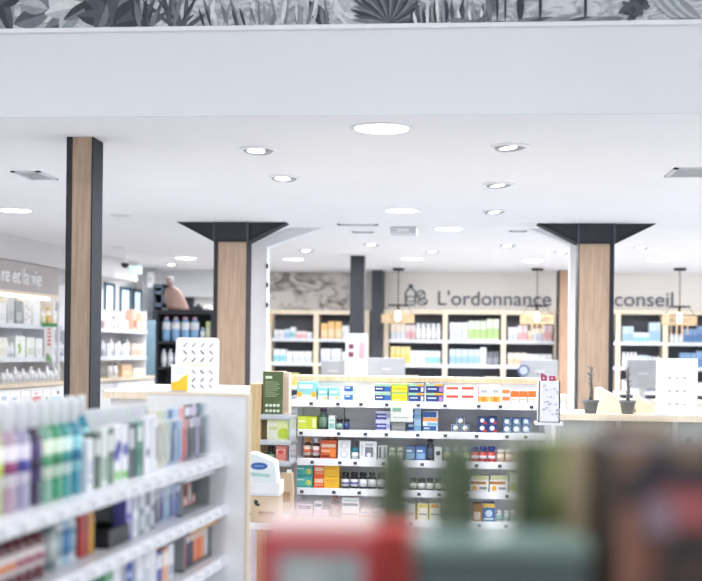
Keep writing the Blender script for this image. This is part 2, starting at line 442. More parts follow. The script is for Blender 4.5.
mb.prism([(.015, .012), (.04, .012), (.04, .025), (.065, .004), (.04, -.018), (.04, -.005), (.015, -.005)], -.002, 0, WHITE)
mb.build('pictogram', r)
r = empty('exit_sign_bracket', 'x', 'x', (0, 0, 0)); bpy.data.objects.remove(r)
q = PY(151, 281, 16.19)
tag(MB().box(-.045, .045, -.06, 0, -.1, .12, WHITE, .01).box(-.03, .03, -.063, -.06, -.02, .05, M('d0d0d2')).build('wall_sensor', None, (q.x, 16.2, q.z)), 'white wall alarm box high on the grey corner pier', 'alarm box')

# ------------------------------------------------------------------ lettering and pictures
def text_mesh(txt, name, mat, width, height, depth=.012):
    cu = bpy.data.curves.new(name, 'FONT'); cu.body = txt; cu.extrude = .02; cu.size = 1; cu.offset = .0
    ob = bpy.data.objects.new(name, cu); COL.objects.link(ob)
    dg = bpy.context.evaluated_depsgraph_get(); dg.update()
    me = bpy.data.meshes.new_from_object(ob.evaluated_get(dg))
    bpy.data.objects.remove(ob)
    xs = [v.co.x for v in me.vertices]; ys = [v.co.y for v in me.vertices]
    sx = width / (max(xs) - min(xs)); sy = height / max(ys); x0 = min(xs)
    for v in me.vertices:              # letters stand upright facing -y, base line at z = 0
        v.co = Vector(((v.co.x - x0) * sx, -(v.co.z + .02) / .04 * depth, v.co.y * sy))
    me.materials.clear(); me.materials.append(m_(mat)); me.name = name
    return me
def wall_text(txt, x0, x1, ybase, ytop, label, col):
    a, b, c = PY(x0, ybase, YB - .004), PY(x1, ybase, YB - .004), PY(x0, ytop, YB - .004)
    o = link('wall_lettering', text_mesh(txt, 'wall_lettering', col, b.x - a.x, c.z - a.z), None, a)
    tag(o, label, 'sign')
wall_text("L'ordonnance", 438, 551, 305, 290.5, 'slate grey word L\'ordonnance lettered on the rear wall', '4b566b')
wall_text("conseil", 614.5, 673, 306, 292, 'slate grey word conseil lettered on the rear wall', '4b566b')
q = PY(404, 305, YB - .004); sc = YB / F
r = empty('wall_emblem', 'line-drawn bottle and capsules emblem beside the word L\'ordonnance', 'emblem', q)
LINE = M('6c7480', .6)
def tubes(pts, rad, mat): return MB().tube([(x * sc, -.006, z * sc) for x, z in pts], rad, mat, 6)
def arc(cx, cz, rx, rz, a0, a1, n=16): return [(cx + rx * math.cos(a0 + (a1 - a0) * k / n), cz + rz * math.sin(a0 + (a1 - a0) * k / n)) for k in range(n + 1)]
tubes([(3, 0), (1.5, 1), (1.5, 10)] + arc(4, 11, 2.5, 4, PI, PI / 2, 5) + [(4.8, 17), (8.2, 17)] + arc(9, 11, 2.5, 4, PI / 2, 0, 5) + [(11.5, 1), (10, 0), (3, 0)], .012, LINE).build('bottle_outline', r)
MB().box(4.6 * sc, 8.6 * sc, -.012, 0, 17.5 * sc, 20.5 * sc, M('565e6a')).build('bottle_cap', r)
tubes([(3, 8.5), (10, 8.5), (10, 3.5), (3, 3.5), (3, 8.5)], .009, LINE).build('bottle_label', r)
tubes(arc(17, 10.5, 4, 4, 0, 2 * PI, 20), .01, LINE).tube([(14 * sc, -.006, 8 * sc), (20 * sc, -.006, 13 * sc)], .008, LINE, 6).build('pill_outline', r)
tubes(arc(18.5, 3.4, 4.6, 3.2, 0, 2 * PI, 20), .01, LINE).tube([(15 * sc, -.006, 5 * sc), (22 * sc, -.006, 2 * sc)], .008, LINE, 6).build('pill_outline', r)

def stone_mat():
    m = bpy.data.materials.new('stone_photo'); m.use_nodes = True
    nt = m.node_tree; b = nt.nodes['Principled BSDF']; b.inputs['Roughness'].default_value = .8
    tc = nt.nodes.new('ShaderNodeTexCoord'); mp = nt.nodes.new('ShaderNodeMapping'); mp.inputs['Scale'].default_value = (2.4, 1, 4.5); mp.inputs['Rotation'].default_value = (0, .5, 0)
    nz = nt.nodes.new('ShaderNodeTexNoise'); nz.inputs['Scale'].default_value = 1.1; nz.inputs['Detail'].default_value = 5; nz.inputs['Distortion'].default_value = 1.6
    cr = nt.nodes.new('ShaderNodeValToRGB')
    cr.color_ramp.elements[0].color = hexc('77716f'); cr.color_ramp.elements[1].color = hexc('d9d4d1')
    cr.color_ramp.elements[0].position = .36; cr.color_ramp.elements[1].position = .56
    nt.links.new(tc.outputs['Object'], mp.inputs['Vector']); nt.links.new(mp.outputs['Vector'], nz.inputs['Vector'])
    nt.links.new(nz.outputs['Fac'], cr.inputs['Fac']); nt.links.new(cr.outputs['Color'], b.inputs['Base Color'])
    return m
a, b = PY(262, 310, YB - .03), PY(349, 273.2, YB - .03)
r = empty('wall_picture', 'long grey stone-pattern photo panel above the rear shelves beside the portal', 'picture', ((a.x + b.x) / 2, YB - .03, (a.z + b.z) / 2))
w, h = (b.x - a.x) / 2, (b.z - a.z) / 2
MB().box(-w, w, 0, .028, -h, h, stone_mat()).build('photo_panel', r)
MB().box(-w, w, -.004, .028, -h - .012, -h, WHITE).build('edge_strip', r)

# ------------------------------------------------------------------ pendant lamps
BULB = EMIT('fff1d4', 7.0)
SLAT = WOOD('d9c09c', 'c7a980', 9)
def pendant(px, lab, tubular=False):
    q = PZ(px, 268.3, ZF)
    z = lambda y: CAMZ + (350 - y) * 16.0 / F - ZF
    k = 16.0 / F
    r = empty('pendant_lamp', lab, 'pendant lamp', q, 0, 'pendant lamps before the rear shelves')
    MB().lathe([(0, -.03), (.075, -.03), (.08, -.02), (.08, 0), (0, 0)], DARK, 20).build('canopy', r)
    MB().tube([(0, 0, -.03), (0, 0, z(304))], .006, DARK, 6).build('cord', r)
    MB().lathe([(0, z(305.2)), (.135, z(305.2)), (.135, z(304)), (0, z(304))], DARK, 24).build('disc', r)
    MB().lathe([(0, z(310.5)), (.018, z(310.5)), (.02, z(305)), (0, z(305))], M('6b5a45', .4), 12).build('socket', r)
    MB().lathe([(0, z(320.5)), (.022, z(319.8)), (.038, z(317)), (.036, z(314.5)), (.018, z(310.5)), (0, z(310.5))], BULB, 16).build('bulb', r)
    mb = MB()
    n = 40
    for i in range(n):
        a = 2 * PI * i / n; x, y = .215 * math.cos(a), .215 * math.sin(a)
        zb = z(331.5) if i % 2 == 0 and abs(math.cos(a)) < .45 else z(322.5)
        mb.box(x - .006, x + .006, y - .006, y + .006, zb, z(313.5), SLAT)
    mb.build('slat_shade', r)
    mb = MB()
    for zz in (z(314.5), z(321.5)):
        mb.lathe([(.209, zz), (.215, zz), (.215, zz + .01), (.209, zz + .01), (.209, zz)], SLAT, 32)
    mb.tube([(-.21, 0, z(314.2)), (.21, 0, z(314.2))], .005, SLAT, 6).tube([(0, -.21, z(314.2)), (0, .21, z(314.2))], .005, SLAT, 6)
    for sx in (-1, 1): mb.tube([(sx * .12, 0, z(304.6)), (sx * .2, 0, z(314.2))], .003, DARK, 6)
    mb.build('shade_hoop', r)
pendant(398.5, 'slatted wood pendant lamp in front of the bottle emblem and dark wall post')
pendant(537.5, 'slatted wood pendant lamp hanging at the end of the word L\'ordonnance')
pendant(680, 'slatted wood pendant lamp hanging right of the word conseil')
pendant(257, 'slatted wood pendant lamp half hidden behind the white portal jamb')

# ------------------------------------------------------------------ rear wall shelf units
YF = 16.62                      # front of the rear shelves
zsh = [CAMZ - (y - 350) * YF / F for y in (339.5, 364, 388)]
CREAM = BIRCH
def rear_unit(posts, lab):
    xs = [PY(p, 340, YF).x for p in posts]
    zt = PY((posts[0] + posts[-1]) / 2, 311, YF).z
    r = empty('wall_shelf_unit', lab, 'shelf unit', ((xs[0] + xs[-1]) / 2, YF, 0)); ox = r.location.x
    hw = .035
    for x in xs: MB().box(x - ox - hw, x - ox + hw, 0, .36, 0, zt, CREAM).build('upright', r)
    MB().box(xs[0] - ox - hw, xs[-1] - ox + hw, -.005, .36, zt - .045, zt + .012, CREAM).build('top_board', r)
    MB().box(xs[0] - ox, xs[-1] - ox, .33, .355, 0, zt - .045, M('5d606b', .6)).build('back_panel', r)
    for z in zsh + [zsh[2] - .33]:
        mb = MB()
        for xa, xb in zip(xs, xs[1:]): mb.box(xa - ox + hw, xb - ox - hw, .012, .33, z - .03, z, M('d9dbe0', .4)); mb.box(xa - ox + hw, xb - ox - hw, .0, .012, z - .035, z + .012, M('e4e6ec', .4))
        mb.build('shelf', r)
    mb = MB()
    for xa, xb in zip(xs, xs[1:]): mb.box(xa - ox + hw, xb - ox - hw, .02, .33, .05, .62, CREAM)
    mb.build('base_cabinet', r)
    return xs
U1 = rear_unit((269, 316, 367), 'birch rear shelf unit under the grey stone-pattern picture')
U2 = rear_unit((386, 445, 503.5, 557), 'birch rear shelf unit under the word L\'ordonnance')
U3 = rear_unit((567, 618, 665.5, 712), 'birch rear shelf unit under the word conseil')
def simple_box(w, d, h, c, c2, f=.45):       # small carton: body with a printed front panel
    mb = MB().box(-w / 2, w / 2, 0, d, 0, h, M(c, .5), min(.004, w * .04))
    mb.box(-w * .5 + .003, w * .5 - .003, -.0012, .0, h * .12, h * (.12 + f), M(c2, .5))
    return mb
def simple_jar(w, h, c, c2):
    r = w / 2
    return MB().lathe([(0, 0), (r, 0), (r, h * .7), (r * .8, h * .76), (r * .8, h * .78)], M(c, .35), 14, (0, r, 0)).lathe([(r * .85, h * .76), (r * .85, h), (0, h)], M(c2, .4), 14, (0, r, 0)).lathe([(r * 1.01, h * .15), (r * 1.01, h * .55)], M('f6f6f6', .5), 14, (0, r, 0))
NAMES = {'W': ('f3f4f8', 'd9dfea', 'white'), 'B': ('cfe0ed', '9fc4e2', 'pale blue'), 'C': ('e9f3f6', '8fd0da', 'white and aqua'), 'P': ('f6e4e4', 'eab1b5', 'pale pink'),
         'O': ('f0c484', 'f5dcb4', 'orange'), 'Y': ('f1e2a4', 'ead06c', 'yellow'), 'G': ('e6f0da', 'b6d68a', 'white and lime'), 'N': ('86a6cc', '5d86b8', 'blue'),
         'L': ('dedcf0', 'b9b5dc', 'lavender'), 'E': ('f3e9dc', 'e8c9ac', 'cream and peach'), 'D': ('6b6f78', '8b9099', 'grey')}
def fill_rear(xa, xb, zi, spec, bay):
    """spec: list of (kind letter, how many, height in pixels)"""
    z = zsh[zi]; shelf = ('top', 'middle', 'lower')[zi]
    x = xa + .06; total = sum(n for _, n, _ in spec); w = (xb - xa - .12) / total
    seen = {}
    for L, n, hp in spec:
        c, c2, nm = NAMES[L]
        key = (L, hp); jar = (n >= 3 and L in 'WLB' and hp % 2 == 1)
        h = hp * YF / F
        for i in range(n):
            ww = w * .92
            kind = 'medicine_bottle' if jar else 'medicine_box'
            me = cached((kind, round(ww, 4), hp, L), (lambda: simple_jar(ww, h, c, 'e8eaf0')) if jar else (lambda: simple_box(ww, .12, h, c, c2)), kind)
            o = link(kind, me, None, (x + w / 2, YF + .03, z + .0008))
            size = 'tall ' if hp >= 14 else ('low ' if hp < 9 else '')
            tag(o, '%s%s %s on %s shelf, %s' % (size, nm, 'bottle' if jar else 'box', shelf, bay), 'medicine', '%s %s on %s shelf, %s' % (nm, 'bottles' if jar else 'boxes', shelf, bay))
            x += w
B1, B2 = 'rear bay beside the portal jamb', 'rear bay by the dark post'
fill_rear(U1[0], U1[1], 0, [('W', 2, 9), ('B', 1, 10), ('C', 1, 12), ('P', 2, 8), ('W', 1, 7)], B1)
fill_rear(U1[0], U1[1], 1, [('C', 2, 14), ('W', 4, 12)], B1)
fill_rear(U1[0], U1[1], 2, [('W', 1, 10), ('Y', 3, 14), ('W', 2, 12)], B1)
fill_rear(U1[1], U1[2], 0, [('O', 1, 16), ('O', 2, 18), ('W', 3, 14)], B2)
fill_rear(U1[1], U1[2], 1, [('W', 2, 15), ('W', 1, 12), ('D', 1, 8)], B2)
B3, B4, B5 = 'rear bay behind the first pendant', 'rear bay under the letters ordo', 'rear bay behind middle pendant'
fill_rear(U2[0], U2[1], 0, [('W', 3, 16), ('P', 2, 15), ('W', 5, 17)], B3)
fill_rear(U2[0], U2[1], 1, [('Y', 4, 18), ('W', 3, 14), ('C', 3, 14)], B3)
fill_rear(U2[0], U2[1], 2, [('O', 1, 16), ('E', 3, 13), ('B', 3, 9)], B3)
fill_rear(U2[1], U2[2], 0, [('W', 3, 18), ('G', 3, 20), ('G', 2, 22)], B4)
fill_rear(U2[1], U2[2], 1, [('B', 5, 16), ('W', 1, 18), ('D', 2, 14)], B4)
fill_rear(U2[1], U2[2], 2, [('L', 5, 9), ('E', 2, 13)], B4)
fill_rear(U2[2], U2[3], 0, [('W', 2, 14), ('P', 2, 16), ('E', 1, 11), ('W', 2, 13), ('P', 2, 16)], B5)
fill_rear(U2[2], U2[3], 1, [('E', 3, 13), ('W', 4, 12)], B5)
fill_rear(U2[2], U2[3], 2, [('B', 2, 9), ('D', 2, 12)], B5)
B6, B7, B8, B9 = 'rear bay right of wide oak column', 'rear bay behind the last pendant', 'rear bay at right edge', 'rear bay behind oak column'
fill_rear(U3[1], U3[2], 0, [('B', 3, 16), ('C', 4, 10), ('B', 3, 20)], B6)
fill_rear(U3[1], U3[2], 1, [('W', 4, 15), ('B', 3, 12), ('W', 3, 11)], B6)
fill_rear(U3[1], U3[2], 2, [('W', 4, 12), ('D', 3, 9)], B6)
fill_rear(U3[2], U3[3], 0, [('W', 3, 9), ('N', 3, 14), ('N', 2, 17)], B7)
fill_rear(U3[2], U3[3], 1, [('W', 2, 8), ('N', 3, 15), ('N', 2, 17)], B7)
fill_rear(U3[2], U3[3], 2, [('B', 3, 12), ('W', 3, 10)], B7)
fill_rear(U3[0], U3[1], 0, [('W', 4, 14), ('N', 3, 10)], B9)
fill_rear(U3[0], U3[1], 1, [('Y', 4, 14), ('D', 3, 10)], B9)

# ------------------------------------------------------------------ dispensing counters with screens, at the rear
def rear_counter(x0, x1, Y, ztop, lab):
    r = empty('dispensing_counter', lab, 'counter', ((x0 + x1) / 2, Y, 0)); w = (x1 - x0) / 2
    MB().box(-w + .03, w - .03, .05, .62, 0, ztop - .04, WHITE).build('body', r)
    MB().box(-w, w, 0, .68, ztop - .04, ztop, BIRCH).build('worktop', r)
    MB().box(-w + .03, w - .03, .03, .05, .1, .9, M('d8d9dc')).build('front_panel', r)
ZC = 1.08
rear_counter(PY(318, 370, 13.0).x, PY(410, 370, 13.0).x, 13.0, ZC, 'rear dispensing counter behind the white screens and poster')
rear_counter(PY(505, 370, 13.0).x, PY(570, 370, 13.0).x, 13.0, ZC, 'rear dispensing counter behind the white printer near the wooden post')
rear_counter(PY(618, 370, 12.0).x, PY(715, 370, 12.0).x, 12.0, ZC, 'rear dispensing counter behind the counter display card')
def screen(x0, x1, y0, y1, Y, lab, col='abadb2'):
    a, b = PY(x0, y1, Y), PY(x1, y0, Y)
    r = empty('computer_monitor', lab, 'monitor', ((a.x + b.x) / 2, Y, ZC)); w = (b.x - a.x) / 2; z0, z1 = a.z - ZC, b.z - ZC
    MB().box(-w, w, 0, .035, z0, z1, M(col, .5), .006).build('screen_back', r)
    MB().box(-w + .02, w - .02, .035, .037, z0 + .02, z1 - .02, M('24262b', .2)).build('display_glass', r)
    MB().box(-.05, .05, -.012, 0, (z0 + z1) / 2 - .01, (z0 + z1) / 2 + .02, M('bfc1c5')).build('emblem', r)
    MB().box(-.03, .03, .037, .065, .012, (z0 + z1) / 2 + .05, M('c9cacd')).box(-.03, .03, .034, .04, (z0 + z1) / 2 - .04, (z0 + z1) / 2 + .05, M('c9cacd')).build('stand', r)
    MB().box(-.11, .11, -.04, .14, 0, .012, M('c9cacd'), .004).build('foot', r)
screen(321, 345, 361, 382, 13.3, 'pale grey monitor back left of the plum-squares poster')
screen(368, 405, 358, 381, 13.3, 'wide pale grey monitor back right of the plum-squares poster')
screen(521, 558, 360, 384, 13.2, 'pale grey monitor back before the wooden post')
screen(627, 659, 360, 388, 12.2, 'light grey monitor back behind the twig pots')
a, b = PY(345, 385, 13.1), PY(368, 333.5, 13.1)
r = empty('poster_stand', 'white upright poster with plum squares and pink figure between two monitors', 'poster', ((a.x + b.x) / 2, 13.1, ZC)); w = (b.x - a.x) / 2; zt = b.z - ZC
MB().box(-w, w, 0, .012, .02, zt, M('eceaed', .5)).build('panel', r)
px = 2 * w / 23
mb = MB()
for dy in (344.5, 352.5): mb.box(-w + 3.4 * px, -w + 8.4 * px, -.002, 0, zt - (dy - 333.5 + 5) * px, zt - (dy - 333.5) * px, M('8c4462'))
mb.lathe([(0, -.1), (.03, -.08), (.035, 0), (.028, .08), (0, .1)], M('e3b3bd'), 12, (w - 6 * px, -.001, zt - 17 * px), 1, .05)
for k in range(4): mb.box(-w + 3 * px, -w + 15 * px, -.002, 0, zt - (24.5 + 2 * k) * px, zt - (24 + 2 * k) * px, M('b9b4bd'))
mb.build('print', r)
MB().box(-w, w, -.05, .08, 0, .02, M('d5d5d8')).build('foot', r)
# round blue-rimmed bottle beside the right monitor
q = PY(524, 383, 12.95); q.z = ZC
r = empty('hand_mirror', 'small round slate-blue desk mirror beside the monitor near the wooden post', 'mirror', (q.x, 13.06, ZC))
zz = PY(524, 370.5, 12.95).z - ZC
MB().tube([(.055 * math.cos(t * PI / 8), 0, zz + .055 * math.sin(t * PI / 8)) for t in range(17)], .012, M('5c6a8c'), 8).build('rim', r)
MB().lathe([(0, 0), (.05, 0), (.05, .012), (.01, .018), (.008, zz - .055)], M('5c6a8c'), 14).build('stand', r)
mb = MB(); mb.prism([(.05 * math.cos(t * PI / 8), zz + .05 * math.sin(t * PI / 8)) for t in range(16)], -.004, .004, M('b9c2d4', .2)); mb.build('glass', r)

# ------------------------------------------------------------------ product makers (front faces local -y, base at z = 0)
def rects(mb, w, h, prints, y):
    for k, p in enumerate(prints):
        yy = y - .0006 - .0003 * k
        if p[0] == 'o':
            _, cx, cz, r, c = p
            n = 16; mb.prism([((cx - .5) * w + r * h * math.cos(2 * PI * i / n), cz * h + r * h * math.sin(2 * PI * i / n)) for i in range(n)], yy, y, c)
        else:
            x0, x1, z0, z1, c = p
            mb.box((x0 - .5) * w, (x1 - .5) * w, yy, y, z0 * h, z1 * h, c)
    return mb
def carton(w, d, h, c, prints, name, loc, rz=0.0, bev=.0012):
    loc = Vector(loc) + Vector((0, 0, .0008))
    key = (name, round(w, 4), round(d, 3), round(h, 4), c if isinstance(c, str) else c.name, tuple(prints))
    o = link(name, cached(key + ('b',), lambda: MB().box(-w / 2, w / 2, 0, d, 0, h, M(c, .45) if isinstance(c, str) else c, bev), name), None, loc, rz)
    if prints: link('front_print', cached(key + ('p',), lambda: rects(MB(), w, h, prints, 0), 'front_print'), o)
    return o
def bottle(w, h, c, cap, lab, name, loc, rz=0.0, neck=.3, sq=1.0, lz=(.12, .55), cw=.42, lab2=None, glass=True):
    loc = Vector(loc) + Vector((0, 0, .0008)); r = w / 2; key = (name, round(w, 4), round(h, 4), c, cap, lab, neck, sq, lz, cw, lab2)
    zs = h * (1 - neck)
    def body(): return MB().lathe([(0, 0), (r * .9, 0), (r, h * .02), (r, zs * .9), (r * .93, zs * .96), (r * .6, zs * 1.03), (r * cw * .9, zs * 1.1), (r * cw * .9, min(h * .97, zs * 1.15)), (0, min(h * .97, zs * 1.15))], M(c, .2, coat=.4), 20, (0, r * sq, 0), 1, sq)
    def capm(): return MB().lathe([(r * cw, zs * 1.08), (r * cw * 1.08, zs * 1.1), (r * cw * 1.05, h * .985), (r * cw * .9, h), (0, h)], M(cap, .4), 18, (0, r * sq, 0), 1, sq)
    def labm():
        mb = MB().lathe([(r * 1.001, h * lz[0]), (r * 1.012, h * lz[0]), (r * 1.012, h * lz[1]), (r * 1.001, h * lz[1])], M(lab, .5), 20, (0, r * sq, 0), 1, sq)
        if lab2:
            a = lz[0] + (lz[1] - lz[0]) * .3; b = lz[0] + (lz[1] - lz[0]) * .62
            mb.lathe([(r * 1.013, h * a), (r * 1.02, h * a), (r * 1.02, h * b), (r * 1.013, h * b)], M(lab2, .5), 20, (0, r * sq, 0), 1, sq)
        return mb
    o = link(name, cached(key + ('b',), body, name), None, loc, rz)
    link('cap', cached(key + ('c',), capm, 'cap'), o)
    if lab: link('bottle_label', cached(key + ('l',), labm, 'bottle_label'), o)
    return o

# ------------------------------------------------------------------ left wall: fascia, shelf units, products
def lw_obj(mb, name, parent=None, t=0.0, n=0.0, z=0.0):
    return mb.build(name, parent, LW.at(t, n, z) if parent is None else (t, -n, z), LW.rz if parent is None else 0)
r = empty('fascia_sign', 'taupe fascia with raised white letters over the left skincare shelves', 'sign', LW.at(0, 0, 2.1), LW.rz)
MB().box(-5, t1, 0, .42, 0, .29, M('b4adab', .7, var=.03)).build('fascia_board', r)
MB().box(-5, t1, -.004, .42, -.03, 0, BIRCH).build('lower_trim', r)
ta, tb = LW.t_of(-1), LW.t_of(38.5)
tm = text_mesh('re et la vie', 'lettering', 'f4f4f4', tb - ta, .155, .025)
link('lettering', tm, r, (ta, 0, .075))
MB().box(-4.5, t1 - .1, .06, .1, -.055, -.03, EMIT('fff3dc', 3)).build('light_strip', r)
def left_unit(ta, tb, lab):
    L = (tb - ta) / 2
    r = empty('wall_shelf_unit', lab, 'shelf unit', LW.at((ta + tb) / 2, -.02, 0), LW.rz)
    MB().box(-L, L, .38, .42, 0, 2.03, M('e4e4e8', .5)).build('back_panel', r)
    for x in (-L, L - .025): MB().box(x, x + .025, .02, .38, 0, 2.03, WMETAL).build('upright', r)
    for z in (1.77, 1.43):
        MB().box(-L + .025, L - .025, .02, .38, z - .025, z, M('c9ccd3', .4)).build('shelf', r)
        MB().box(-L + .02, L - .02, 0, .02, z - .04, z + .006, M('e3e6ee', .4)).build('price_strip', r)
    MB().box(-L, L, -.12, .38, 1.14, 1.18, BIRCH).build('ledge', r)
    n = max(2, round(2 * L / .8))
    for k in range(n):
        x0 = -L + 2 * L * k / n
        dr = MB().box(x0 + .006, x0 + 2 * L / n - .006, -.1, .3, .62, 1.13, WHITE, .004).build('drawer', r)
        MB().box(x0 + L / n - .08, x0 + L / n + .08, -.112, -.1, 1.02, 1.035, M('b9bbc0', .3, .8)).build('handle', dr)
    MB().box(-L, L, -.06, .3, 0, .61, WHITE).build('base', r)
    return r
left_unit(-4.2, t1, 'white skincare shelf unit under the taupe lettered fascia')
t2 = t1 + .12; t3 = LW.t_of(149)
left_unit(t2, t3, 'white skincare shelf unit under the high windows')
def lw_item(kind, x0, x1, h, z, c, c2, lab, cat='skincare', grp=None, n=.06, name=None, prints=None, cap='f2f2f4'):
    ta, tb = LW.t_of(x0, -n), LW.t_of(x1, -n); w = (tb - ta) * .94; loc = LW.at((ta + tb) / 2, -n, z)
    if kind == 'c':
        o = carton(w, min(.1, w), h, c, prints or [(.1, .9, .15, .5, c2)], name or 'skincare_box', loc, LW.rz)
    else:
        w = min(w, .095); o = bottle(w, h, c, cap, c2, name or 'skincare_bottle', loc, LW.rz, .22, .7)
    return tag(o, lab, cat, grp)
UA, UB = 'under the lettered fascia', 'under the high windows'
lw_item('c', -1, 6, .2, 1.77, 'f4f4f4', 'dfe3e8', 'white carton at the cut edge of the top shelf ' + UA)
lw_item('c', 7, 14, .26, 1.77, 'd5d7da', 'bfc3c8', 'tall light grey carton on the top shelf ' + UA)
lw_item('c', 15, 22, .24, 1.77, '9ea5a6', 'c3c8c8', 'mid grey carton on the top shelf ' + UA)
lw_item('c', 23.5, 31, .27, 1.77, 'f1f1f1', 'cfd3cf', 'tall white patterned carton on the top shelf ' + UA, prints=[('o', .3, .7, .05, '8b948d'), ('o', .6, .6, .05, '8b948d'), ('o', .4, .4, .05, 'a7aea8'), ('o', .7, .3, .05, '8b948d'), ('o', .3, .2, .05, 'a7aea8')])
lw_item('c', 32.5, 40, .26, 1.77, 'fbfbfb', 'eef0f2', 'plain white carton on the top shelf ' + UA)
lw_item('b', 42.5, 47, .17, 1.77, 'e8eae0', 'd5dcc0', 'small pale bottle on the top shelf behind the hanging flag card')
lw_item('b', 48, 52.5, .2, 1.77, 'f0ece4', 'd9b44c', 'white bottle with gold label on the top shelf by the flag card', cap='d8b64a')
lw_item('c', 54, 60, .17, 1.77, 'f1f1ee', 'e7d6c8', 'white carton with beige panel at the end of the top shelf ' + UA)
lw_item('c', -2, 7.5, .2, 1.43, 'f1f0e6', 'e2e2d0', 'cream white carton at the cut edge of the middle shelf ' + UA)
for k in range(2): lw_item('b', 8 + 3.6 * k, 11.4 + 3.6 * k, .16, 1.43, 'f4f4f6', 'dfe2e8', 'slim white bottle left of the leaf-printed carton', 'skincare', 'slim white bottles left of the leaf carton')
lw_item('c', 15.5, 25.5, .22, 1.43, 'f6f8f2', 'e5edd8', 'white carton with bright green leaf on the middle shelf', prints=[('o', .35, .55, .12, '8cc152'), ('o', .45, .4, .13, '9acb62'), ('o', .38, .28, .09, '8cc152')])
lw_item('c', 26.5, 35, .21, 1.43, 'eef1ea', 'd6ddcb', 'white carton with pale sage panel right of the leaf carton')
lw_item('c', 36, 42.5, .2, 1.43, 'f4f4f4', 'e3e3e6', 'plain white carton left of the hanging flag card, middle shelf')
for k in range(3): lw_item('b', 55.5 + 3 * k, 58.2 + 3 * k, .17, 1.43, 'e7e7ec', 'c7c9d3', 'slim grey-white bottle right of the hanging flag card', 'skincare', 'slim bottles right of the flag card')
for k in range(14): lw_item('b', 4 + 4 * k, 7.6 + 4 * k, (.11, .14, .1, .16)[k % 4], 1.18, 'e9e9ea', 'cfd2d6', 'small pale bottle standing in the row on the wooden ledge ' + UA, 'skincare', 'small pale bottles on the ledge under the fascia', n=-.04)
# unit under the windows
lw_item('c', 104, 113, .1, 1.77, 'e9c9cf', 'f3f3f3', 'pink and white low carton on the top shelf ' + UB, n=.08)
lw_item('b', 114, 118, .16, 1.77, 'f2f2f2', 'e0e0e3', 'white bottle with black cap on the top shelf ' + UB, cap='202226', n=.08)
lw_item('c', 119.5, 128, .12, 1.77, 'f5f5f5', 'e4e4e8', 'low white carton on the top shelf ' + UB, n=.08)
for k in range(3): lw_item('c', 132.5 + 4.4 * k, 136.4 + 4.4 * k, (.27, .24, .2)[k], 1.77, ('f0c3ae', 'eda58c', 'f3cdb8')[k], ('e86f52', 'f4e6df', 'ee9a78')[k], ('peach carton with red panel', 'salmon carton with white panel', 'pale peach carton, lowest of three')[k] + ' on the top shelf by the grey pier', n=.08)
for k in range(7): lw_item(('b', 'c')[k % 2], 103.5 + 4 * k, 107.2 + 4 * k, (.2, .16, .22, .17)[k % 4], 1.43, ('ececf0', 'f5f5f7')[k % 2], ('c9cbd6', 'dcdfe8')[k % 2], ('white bottle in the middle shelf row ' if k % 2 == 0 else 'white carton in the middle shelf row ') + UB, 'skincare', ('white bottles' if k % 2 == 0 else 'white cartons') + ' on the middle shelf under the windows', n=.08)
for k in range(3): lw_item('c', 132.5 + 4.4 * k, 136.6 + 4.4 * k, .17, 1.43, 'f3dccb', 'eab69a', 'peach and white carton on the middle shelf by the grey pier', 'skincare', 'peach cartons on the middle shelf', n=.08)
for k in range(2): lw_item('b', 110.5 + 5 * k, 114.7 + 5 * k, .17, 1.18, 'f2f2f4', 'd9d9de', 'white jar with black cap on the wooden ledge ' + UB, 'skincare', 'black-capped jars on the ledge', n=-.04, cap='1f2024')
lw_item('c', 122, 132, .15, 1.18, 'd9b996', 'e8d3ba', 'tan kraft carton on the wooden ledge ' + UB, n=-.04)
lw_item('c', 134, 146, .1, 1.18, 'eee9e4', 'dccbb9', 'low white carton on the wooden ledge ' + UB, n=-.04)
# flag card hung from the shelf edge
q = LW.at(LW.t_of(49, .06), .06, 0); dq = q.dot(FWD); w = 12 * dq / F; q.z = CAMZ + (346.4 - 362) * dq / F; h = 44 * dq / F
r = empty('flag_card', 'narrow white hanging flag card with red lettering and green top strip', 'sign', q, TH)
MB().box(-w / 2 + .012, w / 2 - .012, 0, .004, 0, h * .8, WHITE).build('card', r)
MB().box(-w / 2 - .02, w / 2 + .02, -.003, .004, h * .8, h * .88, M('4e9a63')).build('green_strip', r)
mb = MB()
for k in range(5): mb.box(-.018, .018, -.003, 0, h * (.72 - .085 * k), h * (.765 - .085 * k), M('d9564c')); mb.box(-.008, .01, -.0035, 0, h * (.732 - .085 * k), h * (.745 - .085 * k), WHITE)
mb.build('red_lettering', r)
MB().prism([(-.03, .02), (.0, .0), (.035, .015), (.0, .085), (-.03, .09)], -.003, 0, M('8fb98a')).build('leaf_print', r)
MB().tube([(0, .006, h * .8), (0, .006, h * 1.0), (0, .12, h * 1.0)], .004, WMETAL, 6).build('hanger', r)
